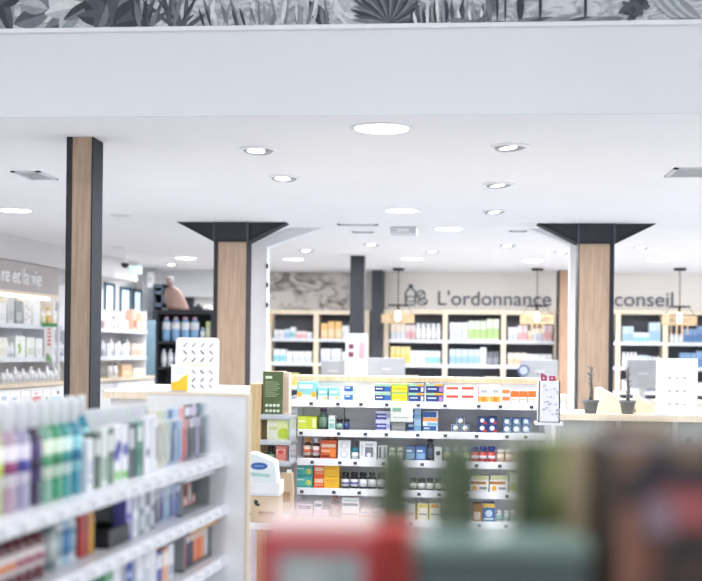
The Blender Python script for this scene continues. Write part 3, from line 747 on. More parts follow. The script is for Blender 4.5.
# low step with packs in front of the drawers
tA, tB = LW.t_of(-6, .25), LW.t_of(64, .25)
zs_ = CAMZ - 60 * 11.8 / F
o = empty('display_step', 'low white display step in front of the left drawers', 'display step', LW.at((tA + tB) / 2, .45, 0), LW.rz)
L = (tB - tA) / 2 + .1
MB().box(-L, L, 0, .25, 0, zs_ - .02, WHITE).build('body', o)
MB().box(-L - .01, L + .01, -.01, .26, zs_ - .02, zs_, BIRCH).build('top_board', o)
for k, (xa, xb, pr, lb) in enumerate(((-2, 10, [(.3, .8, .55, .8, 'b5c0d8')], 'white pack with faint blue emblem'), (11, 21, [(.1, .8, .3, .75, 'dfe3ea'), (.2, .6, .55, .65, '7f95bd')], 'white pack with thin blue line'),
        (22, 31, [(.2, .8, .6, .7, 'e6dcdc')], 'plain white pack beside the red-labelled pack'), (32, 43, [(.1, .9, .25, .62, 'd94f42'), (.25, .6, .75, .85, 'e8a9a2')], 'white pack with bold red label'),
        (44, 51, [('o', .5, .4, .17, '49525f'), ('o', .5, .4, .08, 'f2f2f2')], 'white pack with dark ring emblem'), (52, 63, [(.0, 1, .0, .5, 'a8cfe8'), ('o', .6, .75, .12, '3f4653')], 'white and sky-blue pack with dark dot'))):
    ta, tb = LW.t_of(xa, .4), LW.t_of(xb, .4)
    tag(carton((tb - ta) * .95, .1, .17, 'f6f6f7', pr, 'dental_pack', LW.at((ta + tb) / 2, .4, zs_), LW.rz), lb + ' on the low step by the slim column', 'pack')
# acrylic end panel by the grey pier
q = LW.at(t3 + .14, .1, 0)
r = empty('end_panel', 'bluish clear end panel closing the shelves under the windows', 'panel', q, LW.rz)
MB().box(0, .012, .0, .4, 1.1, 1.92, M('a9cbe0', .1, clear=.55)).build('clear_sheet', r)
MB().box(-.006, .018, -.02, .0, 0, 1.94, M('7fa9c6', .3)).box(0, .014, 0, .4, 0, 1.1, WHITE).build('frame', r)

# cream topped counter in front of the black rack
YI = 6.75
a, b = PY(104, 389.5, YI), PY(234, 391, YI); w = (b.x - a.x) / 2; zI = a.z
r = empty('display_counter', 'white island counter with cream edge behind the left gondola, holding the marked card', 'counter', ((a.x + b.x) / 2, YI, 0))
MB().box(-w, w, 0, 1.15, zI - .012, zI, WHITE).build('counter_top', r)
MB().box(-w - .004, w + .004, -.006, 1.156, zI - .05, zI - .012, BIRCH).build('edge_band', r)
MB().box(-w + .03, w - .03, .03, 1.12, .1, zI - .05, WHITE).build('body', r)
MB().box(-w + .06, w - .06, .06, 1.05, 0, .1, M('8d8f94')).build('plinth', r)

# ------------------------------------------------------------------ dark unit with blue bottles (rear left)
YD = 13.9
xa, xb = PY(155.5, 340, YD).x, PY(213, 340, YD).x
zt = PY(184, 310, YD).z; zA = PY(184, 341.5, YD).z; zB = PY(184, 367, YD).z
r = empty('shelf_rack', 'black shelf rack holding blue bottles left of the wide oak column', 'shelf', ((xa + xb) / 2, YD, 0)); w = (xb - xa) / 2
BLK = M('2b2d35', .5)
MB().box(-w, w, 0, .4, zt - .05, zt, BLK).build('top_board', r)
for x in (-w, w - .03): MB().box(x, x + .03, 0, .4, 0, zt - .05, BLK).build('side_panel', r)
MB().box(-w + .03, w - .03, .37, .4, 0, zt - .05, M('3a3c45', .6)).build('back_panel', r)
for z in (zA, zB, zB - .4): MB().box(-w + .03, w - .03, .005, .37, z - .03, z, BLK).build('shelf', r)
cx = lambda x: PY(x, 340, YD).x
for k in range(4):
    x0, x1 = 160 + 9.6 * k, 168.6 + 9.6 * k; w_ = cx(x1) - cx(x0)
    o = bottle(w_, .29, '8db7de', 'e7b9c9', 'eef1f6', 'liquid_bottle', ((cx(x0) + cx(x1)) / 2, YD + .05, zA), 0, .16, .75, (.48, .78), .5)
    tag(o, 'large pale blue bottle with pink cap on the black rack', 'bottle', 'blue bottles on the black rack')
o = bottle(cx(203.6) - cx(198.8), .17, 'a9c9e8', 'dfe6ee', 'eef1f6', 'liquid_bottle', (cx(201.3), YD + .05, zA), 0, .16, .75, (.3, .7), .5)
tag(o, 'small pale blue bottle right of the four large ones', 'bottle')
tag(carton(cx(209.8) - cx(204.9), .15, .24, 'dfeaa6', [(.15, .85, .3, .7, 'f2f5dc')], 'carton', (cx(207.3), YD + .05, zA)), 'lime yellow carton at the right end of the black rack', 'carton')
for k in range(6):
    x0 = 159.5 + 6.6 * k
    o = bottle(.065, .21, 'e3e6ec', 'c5cad4', 'f4f5f8', 'lotion_bottle', (cx(x0 + 3), YD + .05, zB), 0, .2, .8, (.2, .6), .45)
    tag(o, 'white lotion bottle on the lower shelf of the black rack', 'bottle', 'white bottles on the black rack lower shelf')
# draped bust figure on top of the rack
q = PY(174, 310, YD + .15); q.z = zt
k = (YD + .15) / F
mb = MB()
mb.lathe([(0, 0), (.13, 0), (.135, .04), (.125, .12), (.11, .2), (.075, .255), (.035, .275), (.026, .3)], M('b89a8e', .8, var=.14, scale=6), 20, (.02, 0, 0), 1, .6)
me = mb.mesh('display_bust')
for v in me.vertices: v.co.x += -.33 * (v.co.z - .05) + .02
o = link('display_bust', me, None, q)
hd = MB().lathe([(0, -.055), (.03, -.045), (.045, -.01), (.043, .03), (.025, .052), (0, .058)], M('a98f86', .8, var=.15), 16, (-.062, 0, .345)).build('head', o)
tag(o, 'beige draped bust figure leaning on top of the black rack', 'bust')
MB().lathe([(.047, -.012), (.049, .015), (.04, .044), (.018, .062), (0, .064)], M('c8c4c4', .8), 16, (-.052, .006, .345)).build('hair', o)
tag(MB().lathe([(0, 0), (.06, 0), (.065, .02), (.045, .055), (0, .065)], M('ecebea'), 16).lathe([(.066, .01), (.07, .018), (.066, .026)], M('cfcfd2'), 16).build('white_bowl', None, (cx(204), YD + .2, zt)), 'white upturned bowl on the right end of the black rack', 'bowl')
tag(MB().box(-.05, .05, 0, .1, 0, .05, M('3d3f46')).lathe([(.03, .05), (.02, .08), (0, .085)], M('3d3f46'), 12, (0, .05, 0)).build('tape_dispenser', None, (cx(194), YD + .15, zt)), 'small dark object on the black rack top beside the white bowl', 'holder')
a, b = PY(184, 310, 16.9), PY(193, 292, 16.9)
r = empty('wall_screen', 'dark flat screen on the rear wall behind the bust', 'screen', ((a.x + b.x) / 2, 16.95, a.z)); w = (b.x - a.x) / 2
MB().box(-w, w, 0, .05, 0, b.z - a.z, M('55585f', .4)).build('case', r)
MB().box(-w + .015, w - .015, -.003, 0, .015, b.z - a.z - .015, M('41444c', .2)).build('display_glass', r)
a, b = PY(153, 312, 15.9), PY(163.5, 284, 15.9)
r = empty('wall_rack', 'dark blue-grey pigeonhole rack behind the bust figure', 'rack', ((a.x + b.x) / 2, 15.9, 0)); w = (b.x - a.x) / 2
MB().box(-w, w, .3, .33, 0, b.z, M('3c4654', .5)).build('back_panel', r)
for z in (a.z + .02, (a.z + b.z) / 2 - .07, (a.z + b.z) / 2 + .1, b.z): MB().box(-w, w, 0, .3, z - .1 if z < b.z - .3 else z - .05, z, M('3c4654', .5)).build('shelf', r)
MB().box(-w, -w + .02, 0, .3, 0, b.z, M('3c4654')).box(w - .02, w, 0, .3, 0, b.z, M('3c4654')).build('side_panel', r)

# ------------------------------------------------------------------ middle gondola (facing the camera)
YG = 6.3
LIPY = (405, 434.8, 464, 493.8, 523.5, 553)
zr = [PY(400, y - 3.2, YG).z for y in LIPY]
gx0, gx1 = PY(291, 440, YG).x, PY(547, 440, YG).x
gc = (gx0 + gx1) / 2; gw = (gx1 - gx0) / 2
ztop = PY(420, 377.5, YG + .25).z
g = empty('gondola', 'white middle gondola of medicine shelves facing the camera', 'gondola', (gc, YG, 0))
GREY = M('eeeff2', .5, var=.04)
MB().box(-gw, gw, .25, .28, 0, zr[0] - .03, GREY).build('back_panel', g)
MB().box(-gw, gw, .245, .28, zr[0] - .03, ztop - .025, WHITE).build('header_panel', g)
MB().box(-gw - .02, gw + .02, .22, .60, ztop - .025, ztop, WOOD('d2bf9f', 'c4ae89')).build('cap_rail', g)
MB().box(-gw, gw, .28, .54, 0, ztop - .025, WMETAL).build('rear_half', g)
MB().box(-gw, gw, .03, .25, 0, .14, WMETAL).build('base_plinth', g)
for x in (-gw, -.02, gw - .03): MB().box(x, x + .03, .225, .25, .14, ztop - .03, M('d6d8dd', .4)).build('upright', g)
for k, z in enumerate(zr + [.3, .15]):
    MB().box(-gw, gw, .02, .248, z - .018, z, WMETAL).build('shelf', g)
    st = MB().box(-gw, gw, .006, .02, z - .034, z + .003, M('f4f5fa', .35, var=.02)).build('price_strip', g)
    if k < 6:
        n = 9; rr = random.Random(k)
        for i in range(n):
            x = -gw + .08 + (2 * gw - .16) * (i + rr.uniform(-.25, .25)) / (n - 1)
            tg = MB().box(x - .019, x + .019, .003, .006, z - .03, z - .003, WHITE).box(x - .009, x + .009, .002, .003, z - .025, z - .01, M('444952'))
            tg.build('price_tag', st)
for x in (-gw - .012, gw + .002):
    MB().box(x, x + .01, .03, .24, .2, zr[0] + .02, M('e8eef4', .08, clear=.6)).build('side_divider', g)
def gi(kind, x0, x1, yt, row, c, prints, name, label, group=None, cat='medicine', yb=None, dy=.0, cap='f2f2f2', lab='f4f4f4', lab2=None, neck=.3, cw=.5, d=.09, lz=(.14, .6)):
    ym = LIPY[row] - 14
    a, b = PY(x0, ym, YG).x, PY(x1, ym, YG).x; w = (b - a) * .97
    z0 = zr[row] if yb is None else max(zr[row], PY((x0 + x1) / 2, yb, YG).z)
    h = PY((x0 + x1) / 2, yt, YG).z - z0
    loc = ((a + b) / 2, YG + .03 + dy, z0)
    if kind == 'c': o = carton(w, d, h, c, prints, name, loc)
    else: o = bottle(w, h, c, cap, lab, name, loc, 0, neck, 1.0, lz, cw, lab2)
    return tag(o, label, cat, group)
def stack(x0, x1, yt, row, n, c, prints, name, label, d=.1, c2=None, p2=None):
    ym = LIPY[row] - 14
    a, b = PY(x0, ym, YG).x, PY(x1, ym, YG).x; w = (b - a) * .97
    h = (PY((x0 + x1) / 2, yt, YG).z - zr[row]) / n
    for k in range(n):
        o = carton(w, d, h * .985, (c2 or c) if k else c, (p2 or prints) if k else prints, name, ((a + b) / 2, YG + .03, zr[row] + k * h))
        tag(o, ('lower ', 'upper ')[k] + label, 'medicine')
TEAL, LT, BLUE, NAVY, YEL, ORG, RED, LIME = '6fc4c0', 'bfe3e3', '2f6ab0', '27407f', 'f2df2e', 'ef7d33', 'e0553f', 'cfdf3a'
W_ = 'f6f6f8'
# top row
gi('c', 296, 316, 382, 0, '8fd0d3', [(0, 1, 0, .28, W_), (.1, .8, .62, .85, 'dff1f1'), ('o', .13, .3, .16, 'f0b84c'), ('o', .86, .3, .16, 'f0b84c')], 'medicine_box', 'large aqua carton with two yellow dots at the left end of the top row')
gi('c', 317, 327, 388, 0, '8fd0d0', [(0, 1, 0, .35, W_), (.1, .9, .55, .75, 'e3f3f3'), ('o', .8, .2, .12, 'e9c15a')], 'medicine_box', 'small aqua carton, left of a pair in the top row')
gi('c', 328, 338, 388, 0, '8fd0d0', [(0, 1, 0, .35, W_), (.1, .9, .55, .75, 'e3f3f3'), ('o', .8, .2, .12, 'e9c15a')], 'medicine_box', 'small aqua carton, right of a pair in the top row')
pb = [(0, .75, .1, .7, BLUE), (.75, 1, .1, .5, 'cfe0a8'), (0, 1, .8, 1, 'cfe6ea'), (.1, .5, .45, .6, 'e8eef6')]
stack(343.5, 355.5, 384, 0, 2, W_, pb, 'medicine_box', 'of two blue and white cartons standing apart in the top row')
pb2 = [(0, .62, .1, .7, NAVY), (.62, 1, .1, .7, BLUE), (0, 1, .75, 1, 'a9d6b4'), (.08, .5, .35, .5, 'e8eef6')]
stack(374, 390.5, 384, 0, 2, W_, pb2, 'medicine_box', 'of two blue and green cartons left of the yellow cartons')
py = [(0, 1, .82, 1, '9fcf86'), (.1, .9, .35, .55, 'd8c21d'), (.1, .6, .15, .25, 'fbf3a0')]
stack(391, 407.5, 384, 0, 2, YEL, py, 'medicine_box', 'of two bright yellow cartons in the top row')
pn = [(0, 1, .72, 1, '9ed0a6'), (.55, 1, .74, .98, 'f0a53c'), (.8, .97, .12, .6, 'e9dff0'), (.1, .6, .35, .5, 'cfd8ee')]
stack(408, 424, 384, 0, 2, NAVY, pn, 'medicine_box', 'of two navy cartons just right of the yellow cartons')
pn2 = [(0, 1, .74, 1, 'f0a53c'), (0, .5, .76, .98, '9ed0a6'), (.76, .97, .12, .6, 'b57fc0'), (.1, .6, .35, .5, 'cfd8ee')]
stack(425.5, 443.5, 384, 0, 2, NAVY, pn2, 'medicine_box', 'of two navy cartons beside the red-striped white cartons')
pr = [(.08, .92, .55, .85, RED), (.1, .6, .2, .3, 'd6d6da')]
stack(445, 459.5, 386, 0, 2, W_, pr, 'medicine_box', 'of two white cartons with red stripe, left pair')
stack(460.5, 475, 386, 0, 2, W_, pr, 'medicine_box', 'of two white cartons with red stripe, right pair')
pg = [(0, 1, .05, .38, 'e9b24a'), (0, .06, 0, 1, RED), ('o', .5, .2, .14, 'd58a2c'), (.25, .8, .6, .75, 'b6bac2')]
gi('c', 478, 489.5, 386, 0, W_, pg, 'medicine_box', 'white carton with gold band, left one of two in the top row')
gi('c', 490, 501, 386, 0, W_, pg[:1] + pg[2:], 'medicine_box', 'white carton with gold band, right one of two in the top row')
stack(502.5, 510, 389, 0, 2, W_, [(0, 1, .35, .9, 'f08a4a'), (.1, .9, .1, .2, 'd9dce2')], 'medicine_box', 'of two small orange cartons in the top row')
for k in range(3):
    gi('c', 511 + 8.7 * k, 519.3 + 8.7 * k, 391, 0, W_, [(0, 1, .5, .98, 'f0772f'), (.1, .9, .25, .33, 'f0b48c')], 'medicine_box', ('white carton with orange band right of the small orange pair', 'white carton with orange band, middle of three', 'white carton with orange band beside the white basket')[k])
# second row
gi('c', 295, 316.5, 417, 1, LIME, [(.02, .5, .1, .9, 'dbe65c'), (.78, .95, .15, .85, 'f0f4c0'), (.1, .45, .55, .7, 'f5f7d8')], 'medicine_box', 'lime green carton in the second row of the gondola')
gi('b', 317.5, 327, 409, 1, '3f5c50', [], 'syrup_bottle', 'dark green bottle with purple cap beside the lime carton', cap='4d3560', lab='6f8f7d', neck=.22, cw=.75)
gi('c', 327.8, 334.5, 416, 1, 'f2f5f4', [(.1, .9, .1, .45, '8cc9bd'), (.1, .9, .6, .75, 'b8dcd6')], 'medicine_box', 'slim white and mint carton beside the dark green bottle')
for k in range(2):
    gi('b', 335.5 + 7 * k, 342 + 7 * k, 419.5, 1, '2c3340', [], 'pill_jar', ('small black jar with mint label in the second row', 'small black jar with navy label in the second row')[k], cap='1d2026', lab=('9fc9b6', '3a4f86')[k], neck=.3, cw=.9)
pp = [(0, .75, .15, .75, '4c4f98'), (.1, .7, .4, .55, 'd5d9ee'), (.78, 1, .3, .7, 'a7b4dd')]
stack(375, 390, 411.5, 1, 2, 'd5d8ea', pp, 'medicine_box', 'of two violet and white cartons left of the hanging card')
gi('c', 391, 405.5, 423.5, 1, 'b9bbb9', [(.1, .9, .3, .6, 'cfd1ce')], 'medicine_box', 'grey carton under the hanging card in the second row')
ps = [(0, .5, .1, .9, '2f4f86'), (.5, 1, .1, .5, '7fb2d8'), (.08, .45, .4, .6, 'cfe0ee')]
stack(407, 421, 408.5, 1, 2, 'a8c7e2', ps, 'medicine_box', 'of two blue cartons right of the hanging card')
ps2 = [(0, .9, .1, .55, '3b64a4'), (.3, 1, .6, .9, '8ec2dc'), (.08, .45, .25, .4, 'cfe0ee')]
stack(422.5, 438, 411.5, 1, 2, 'eef2f6', ps2, 'medicine_box', 'of two blue and white cartons at the gondola middle', p2=[(0, 1, 0, .35, 'f0a465'), (0, .9, .4, .95, '3b64a4')])
pd = [(.1, .9, .1, .9, '4c5f86'), ('o', .5, .55, .33, 'e9edf2'), ('o', .62, .35, .15, 'c9b45e')]
for k, (x0, x1, yt, yb, lb) in enumerate(((451, 460, 425, 431, 'lower left'), (460.6, 469.6, 425, 431, 'lower right'), (456, 465, 418, 425.5, 'top'))):
    gi('c', x0, x1, yt, 1, '8d97a8', pd, 'medicine_box', lb + ' box of the three-box pyramid in the second row', yb=yb if k == 2 else None)
prb = [(.06, .94, .06, .94, '2b3f7e'), ('o', .45, .55, .3, 'eef1f6'), (.55, .95, .1, .35, 'd8453b')]
for i in range(2):
    for j in range(2):
        gi('c', 478 + 10 * i, 487.6 + 10 * i, (425, 417.6)[j], 1, '354a86', prb, 'medicine_box', '%s %s box of the navy and red block of four' % (('lower', 'upper')[j], ('left', 'right')[i]), yb=(None, 425)[j])
pwb = [(.06, .94, .06, .94, '5b7ba0'), ('o', .45, .5, .34, 'f1f4f7'), (.5, .9, .1, .3, 'a3b8cc')]
for i in range(3):
    for j in range(2):
        gi('c', 503 + 9.6 * i, 512 + 9.6 * i, (425.5, 418.5)[j], 1, '54749c', pwb, 'medicine_box', '%s %s box of the pale blue block of six' % (('lower', 'upper')[j], ('left', 'middle', 'right')[i]), yb=(None, 425.5)[j])
# third row
gi('b', 302, 310.5, 437.5, 2, '59301c', [], 'syrup_bottle', 'amber bottle with orange cap at the left of the third row', cap='dd8a32', lab='f0d7c4', lab2='d8674a', neck=.3, cw=.45)
gi('b', 311, 319, 438.5, 2, '4a2b24', [], 'syrup_bottle', 'amber bottle with white cap in the third row', cap='ecebe8', lab='f2e4e2', lab2='c97f86', neck=.3, cw=.5)
for k in range(2):
    gi('b', 321 + 7.6 * k, 328 + 7.6 * k, 438, 2, '5c2f1a', [], 'syrup_bottle', ('amber bottle behind the orange-red carton, left of two', 'amber bottle behind the orange-red carton, right of two')[k], cap='de8734', lab='e8a06c', neck=.26, cw=.5, dy=.1)
gi('c', 319.8, 336, 441, 2, 'd9622f', [(.05, .95, .62, .8, 'f2d2bc'), (.05, .95, .35, .5, 'f0b48c'), (.05, .95, .08, .2, '7e3018'), (.6, .95, .1, .55, 'e98a3c')], 'medicine_box', 'orange-red carton in front of two amber bottles')
pc = [('o', .5, .75, .2, 'd3d6dc'), ('o', .5, .75, .15, 'f6f6f8'), ('o', .5, .27, .2, 'd3d6dc'), ('o', .5, .27, .15, 'f6f6f8')]
gi('c', 337, 350, 441, 2, 'eff0f3', pc, 'medicine_box', 'white carton with two grey rings in the third row')
gi('b', 350.5, 358, 448.5, 2, 'd8e4e8', [], 'pill_jar', 'small jar with teal lid in the third row', cap='2f7f92', lab='eef2f4', neck=.4, cw=.95)
gi('c', 358.8, 376.5, 442, 2, 'f0f1f3', [(.32, .8, .15, .68, '7a828e'), ('o', .55, .26, .12, 'eef0f4'), (.08, .22, .2, .8, 'cfd3d9'), (.35, .8, .76, .88, 'c2c7cf')], 'medicine_box', 'wide white carton with dark picture in the third row')
gi('c', 377.5, 387, 446, 2, 'dcdfe2', [(.1, .35, .1, .9, '6b7278'), (.6, .85, .1, .9, '858c90')], 'medicine_box', 'grey striped carton behind the dark green bottle')
for k in range(2): gi('b', 388 + 8 * k, 395.5 + 8 * k, 448, 2, '8d9a86', [], 'pill_jar', 'grey-green jar partly behind the nearest dark green bottle', 'grey-green jars in the third row', cap='cfd6c8', lab='dfe4dc', neck=.3, cw=.9)
for k in range(2):
    gi('c', 405 + 10.6 * k, 415 + 10.6 * k, 447, 2, '4a74ac', [(.08, .92, .12, .5, '8db4d8'), (.1, .7, .6, .75, 'd8e4f0')], 'medicine_box', ('blue carton, left one of two in the third row', 'blue carton, right one of two in the third row')[k])
gi('b', 426.5, 433.5, 440, 2, '23283a', [], 'syrup_bottle', 'tall navy bottle between blue and white cartons', cap='1c1f2b', lab='4a5678', neck=.2, cw=.8)
gi('c', 434.3, 442, 447.5, 2, 'f4f4f4', [('o', .5, .55, .17, '2e3035')], 'medicine_box', 'white carton with black dot in the third row')
for k in range(3): gi('b', 443 + 9.2 * k, 451.6 + 9.2 * k, 447.5, 2, '6b7f8e', [], 'pill_jar', 'slate jar with yellow-green label in the third row', 'slate jars in the third row', cap='9fb0bb', lab='c2c173', lab2='eef0ee', neck=.3, cw=.85, lz=(.06, .62))
for k in range(3):
    gi('b', 471 + 8.4 * k, 479 + 8.4 * k, 447.5, 2, '2c3f86', [], 'pill_jar', 'blue jar with red base label in the third row', 'blue and red jars in the third row', cap='263a8c', lab='d8584a', lab2='e8ecf4', neck=.3, cw=.9, lz=(.02, .66))
for k in range(3):
    gi('b', 497 + 8.2 * k, 504.8 + 8.2 * k, 450, 2, 'e9c2a6', [], 'pill_jar', 'peach jar with white lid in the third row', 'peach jars in the third row', cap='f2efe9', lab='f0d9c6', neck=.3, cw=.95)
# fourth row
pt = [(.0, .55, .55, .95, '55b5b0'), (.06, .5, .66, .78, 'd6efec'), ('o', .75, .45, .25, 'e8d75a'), ('o', .66, .4, .18, '8ccb7e'), (0, 1, 0, .15, '3f9d98')]
stack(295, 312, 466, 3, 2, '56b9b2', pt, 'medicine_box', 'of two teal cartons with lemon print in the fourth row')
po = [(0, .42, 0, 1, 'e9642c'), (.05, .38, .45, .8, 'f7cfb4'), (.05, .38, .2, .34, 'f3a981'), (.5, .9, .55, .75, 'f4b13a')]
stack(312.5, 339, 465.5, 3, 2, 'f4c230', po, 'medicine_box', 'of two orange and yellow cartons in the fourth row')
for k in range(5): gi('b', 340.2 + 9 * k, 348.8 + 9 * k, 473.5, 3, '25242c', [], 'pill_bottle', 'dark pill bottle with white label beside the orange and yellow cartons', 'dark pill bottles in the fourth row', cap='1d1d23', lab='ecedf2', lab2='6f74a6' if k < 2 else None, neck=.26, cw=.8)
for k in range(5): gi('b', 409 + 8.4 * k, 417 + 8.4 * k, 479, 3, '4b5145', [], 'pill_bottle', 'low dark olive jar with pale label in the fourth row', 'olive jars in the fourth row', cap='3c4239', lab='d9dcd2', neck=.3, cw=.85)
for k in range(2):
    gi('c', 470 + 19.5 * k, 489 + 19.5 * k, 480.5, 3, 'f1efe8', [(.0, .85, .62, .85, 'b5793f'), ('o', .25, .3, .2, 'efb23d'), (.5, .9, .2, .4, '8f949c')], 'medicine_box', ('white carton with amber stripe, left one of two in the fourth row', 'white carton with amber stripe, right one of two in the fourth row')[k])
    gi('c', 472 + 18.5 * k, 489 + 18.5 * k, 476.5, 3, 'e6e8c4', [(.1, .9, .2, .8, 'd3d99a')], 'medicine_box', ('pale lime carton lying on the left amber-striped one', 'pale lime carton lying on the right amber-striped one')[k], yb=480.3, d=.08)
gi('c', 509.5, 518, 474, 3, 'dfe4cf', [(.1, .9, .1, .5, '9cb06a')], 'medicine_box', 'pale green carton at the right end of the fourth row')
# fifth row
pv = [(.1, .9, .2, .7, '6e5b9e'), (.15, .6, .4, .5, 'e2dcf0')]
stack(296, 312, 504.5, 4, 2, 'efe6f3', [(.0, 1, .25, .5, 'd9a9cf')], 'medicine_box', 'of two white and violet cartons at the left of the fifth row', p2=pv)
stack(313, 328, 511, 4, 2, 'f2ebf2', [(.05, .95, .3, .6, 'dcc0dc')], 'medicine_box', 'of two small pink-white cartons in the fifth row')
gi('c', 313.5, 321.5, 502, 4, 'f2f0f5', [(.1, .9, .35, .7, '4d4a84')], 'medicine_box', 'tiny white carton with navy label topping the pink-white pair', yb=510.8)
gi('b', 330, 339, 496.5, 4, '3b2018', [], 'syrup_bottle', 'dark amber bottle with red-brown cap in the fifth row', cap='9a4a33', lab='b98f8f', neck=.28, cw=.5)
gi('c', 341, 358.5, 498.5, 4, 'eff2f3', [(.06, .94, .6, .72, '3f6472'), (.06, .94, .14, .24, '8d99a0'), (.06, .94, .82, .9, 'b9d6cc')], 'medicine_box', 'white carton with two dark lines in the fifth row')
for k in range(2): gi('c', 360 + 12.4 * k, 372 + 12.4 * k, 509.5, 4, 'efe7e8', [(.05, .95, .15, .4, 'dfae9f'), (.05, .6, .55, .7, '8f8fb5')], 'medicine_box', ('low pinkish carton, left one beside the lined white carton', 'low pinkish carton, right one beside the lined white carton')[k])
gi('c', 405, 415.5, 504.5, 4, 'eceee6', [(.1, .9, .3, .45, 'bfc6b4')], 'medicine_box', 'pale carton between the two nearest dark green bottles')
for k in range(2): gi('c', 416.5 + 12 * k, 428 + 12 * k, 504.5, 4, 'f2eedc', [(0, .12, 0, 1, 'e3cf4a'), (.2, .9, .75, .95, ('ead65c', 'e8a44c')[k]), (.2, .9, .3, .4, '9aa0a6')], 'medicine_box', ('white and yellow carton in the fifth row', 'white and orange-topped carton in the fifth row')[k])
gi('c', 472.5, 482, 505, 4, 'b5764a', [(.15, .85, .1, .55, 'f0e2d2')], 'medicine_box', 'brown carton with white label in the fifth row')
gi('c', 483, 495, 504.5, 4, '4c78ae', [(0, 1, .78, 1, 'ecc45a'), ('o', .5, .45, .2, 'cfe0ee'), (.1, .9, .1, .2, 'dce8f2')], 'medicine_box', 'blue carton with yellow top in the fifth row')
for k in range(3): gi('b', 496 + 7.2 * k, 502.8 + 7.2 * k, 511.5, 4, 'dfe6e4', [], 'pill_bottle', 'small white bottle with teal label at the right of the fifth row', 'small white bottles in the fifth row', cap='f4f4f4', lab='8fb5b4', neck=.3, cw=.7)
for k in range(8): gi('b', 298 + 12 * k, 307 + 12 * k, 536, 5, 'cfd3da', [], 'pill_bottle', 'pale pill bottle on the lowest seen shelf of the gondola', 'pale pill bottles on the sixth row', cap='f0f0f2', lab='e6e8ee', neck=.3, cw=.7) if k > 5 else None
# hanging card and wire
a, b = PY(390.5, 421.5, YG - .01), PY(413, 405.5, YG - .01)
r = empty('shelf_card', 'pale hanging shelf card with small green mark in the second row', 'sign', ((a.x + b.x) / 2, YG - .012, a.z)); w = (b.x - a.x) / 2
MB().box(-w, w, 0, .003, 0, b.z - a.z, M('e6e9e2', .4)).build('card', r)
MB().box(-w + .01, -w + .055, -.001, 0, (b.z - a.z) * .62, (b.z - a.z) * .85, M('7fae96')).box(-w + .012, w - .02, -.001, 0, .02, .025, M('b9beb9')).build('print', r)
MB().box(-w - .005, w + .005, -.004, .006, -.006, 0, M('6e7268')).build('edge_clip', r)
a = PY(341, 408, YG + .1)
tag(MB().tube([(0, 0, 0), (.012, 0, -.01), (.02, 0, -.03), (.018, 0, -.06), (.03, -.02, -.095)], .0035, M('5b5f66'), 6).build('display_wire', None, (a.x, YG + .1, zr[0] - .0185)), 'thin bent grey wire hanging behind the two black jars', 'wire')

# ------------------------------------------------------------------ wooden side display and its products, left of the gondola
YW = 5.95
xa, xb = PY(250, 400, YW).x, PY(291, 400, YW).x
zw = [PY(270, y, YW).z for y in (417, 442.5, 463.5)]
ztw = PY(256, 384, YW).z
r = empty('side_display', 'wooden side display with clear pockets between the two gondolas', 'display stand', ((xa + xb) / 2, YW, 0)); w = (xb - xa) / 2
MB().box(-w, -w + .055, .0, .26, 0, ztw, WOOD('d8bd92', 'c8a878')).build('side_board', r)
MB().box(-w + .055, w, .24, .26, 0, zw[0], M('8e8a86', .5)).build('back_board', r)
for z in zw: MB().box(-w + .055, w, 0, .24, z - .012, z, M('dfe4ea', .15, clear=.25)).box(-w + .055, w, -.004, 0, z - .012, z + .015, M('dfe6ee', .1, clear=.5)).build('clear_shelf', r)
MB().box(w - .006, w, 0, .2, zw[2] - .012, zw[0], M('dde6ee', .1, clear=.5)).build('clear_side', r)
def wi(x0, x1, yt, zi, c, prints, name, label, dy=.02, d=.09, cat='carton'):
    a, b = PY(x0, yt, YW + dy), PY(x1, yt, YW + dy)
    return tag(carton((b.x - a.x) * .98, d, a.z - zw[zi], c, prints, name, ((a.x + b.x) / 2, YW + dy, zw[zi])), label, cat)
GR = '56683f'
pgr = [(.0, 1, .0, 1, GR), (.12, .45, .84, .9, 'dfe6d4')] + [(.12, .12 + q, .76 - .045 * i, .775 - .045 * i, 'aab894') for i, q in enumerate((.6, .7, .62, .72, .6, .5, .66, .55))] + [('o', .2 + .19 * i, .25 - .12 * j, .035, 'dbe2cf') for i in range(4) for j in range(2)]
wi(263, 283.5, 371.5, 0, 'c9ae8e', pgr, 'herbal_carton', 'tall green fronted kraft carton with pale icons on the side display', d=.13)
wi(284.3, 289.3, 373, 0, 'd9cdc0', [(.1, .9, .1, .9, 'c3b3a6')], 'herbal_carton', 'slim beige carton right of the tall green fronted carton', dy=.05)
wi(258.2, 262.4, 384, 0, '4a3a34', [(.1, .9, .1, .9, '5b473e')], 'herbal_carton', 'dark brown slim carton behind the tall green fronted carton', dy=.06)
wi(267, 288, 420, 1, 'e9efb0', [(.0, .5, .1, .9, 'eef0dc'), ('o', .8, .4, .25, 'c4d846'), (.1, .5, .55, .7, 'd3dca0')], 'herbal_carton', 'white and lime carton on the middle clear shelf of the side display')
wi(276, 286, 433.5 + 1, 2, 'e58d80', [(.1, .9, .55, .8, 'f4d8d0'), ('o', .5, .65, .12, 'd84f4a'), (.1, .9, .1, .2, 'f0b8ae')], 'herbal_carton', 'coral carton on the lower clear shelf of the side display').scale.z = .6
a = PY(270.5, 463, YW + .03)
tag(bottle(.042, .085, '2f4a42', '20262a', '9fc7a8', 'dropper_bottle', (a.x, YW + .03, zw[2]), 0, .35, 1, (.1, .5), .5), 'small dark green bottle with black cap beside the coral carton', 'bottle')
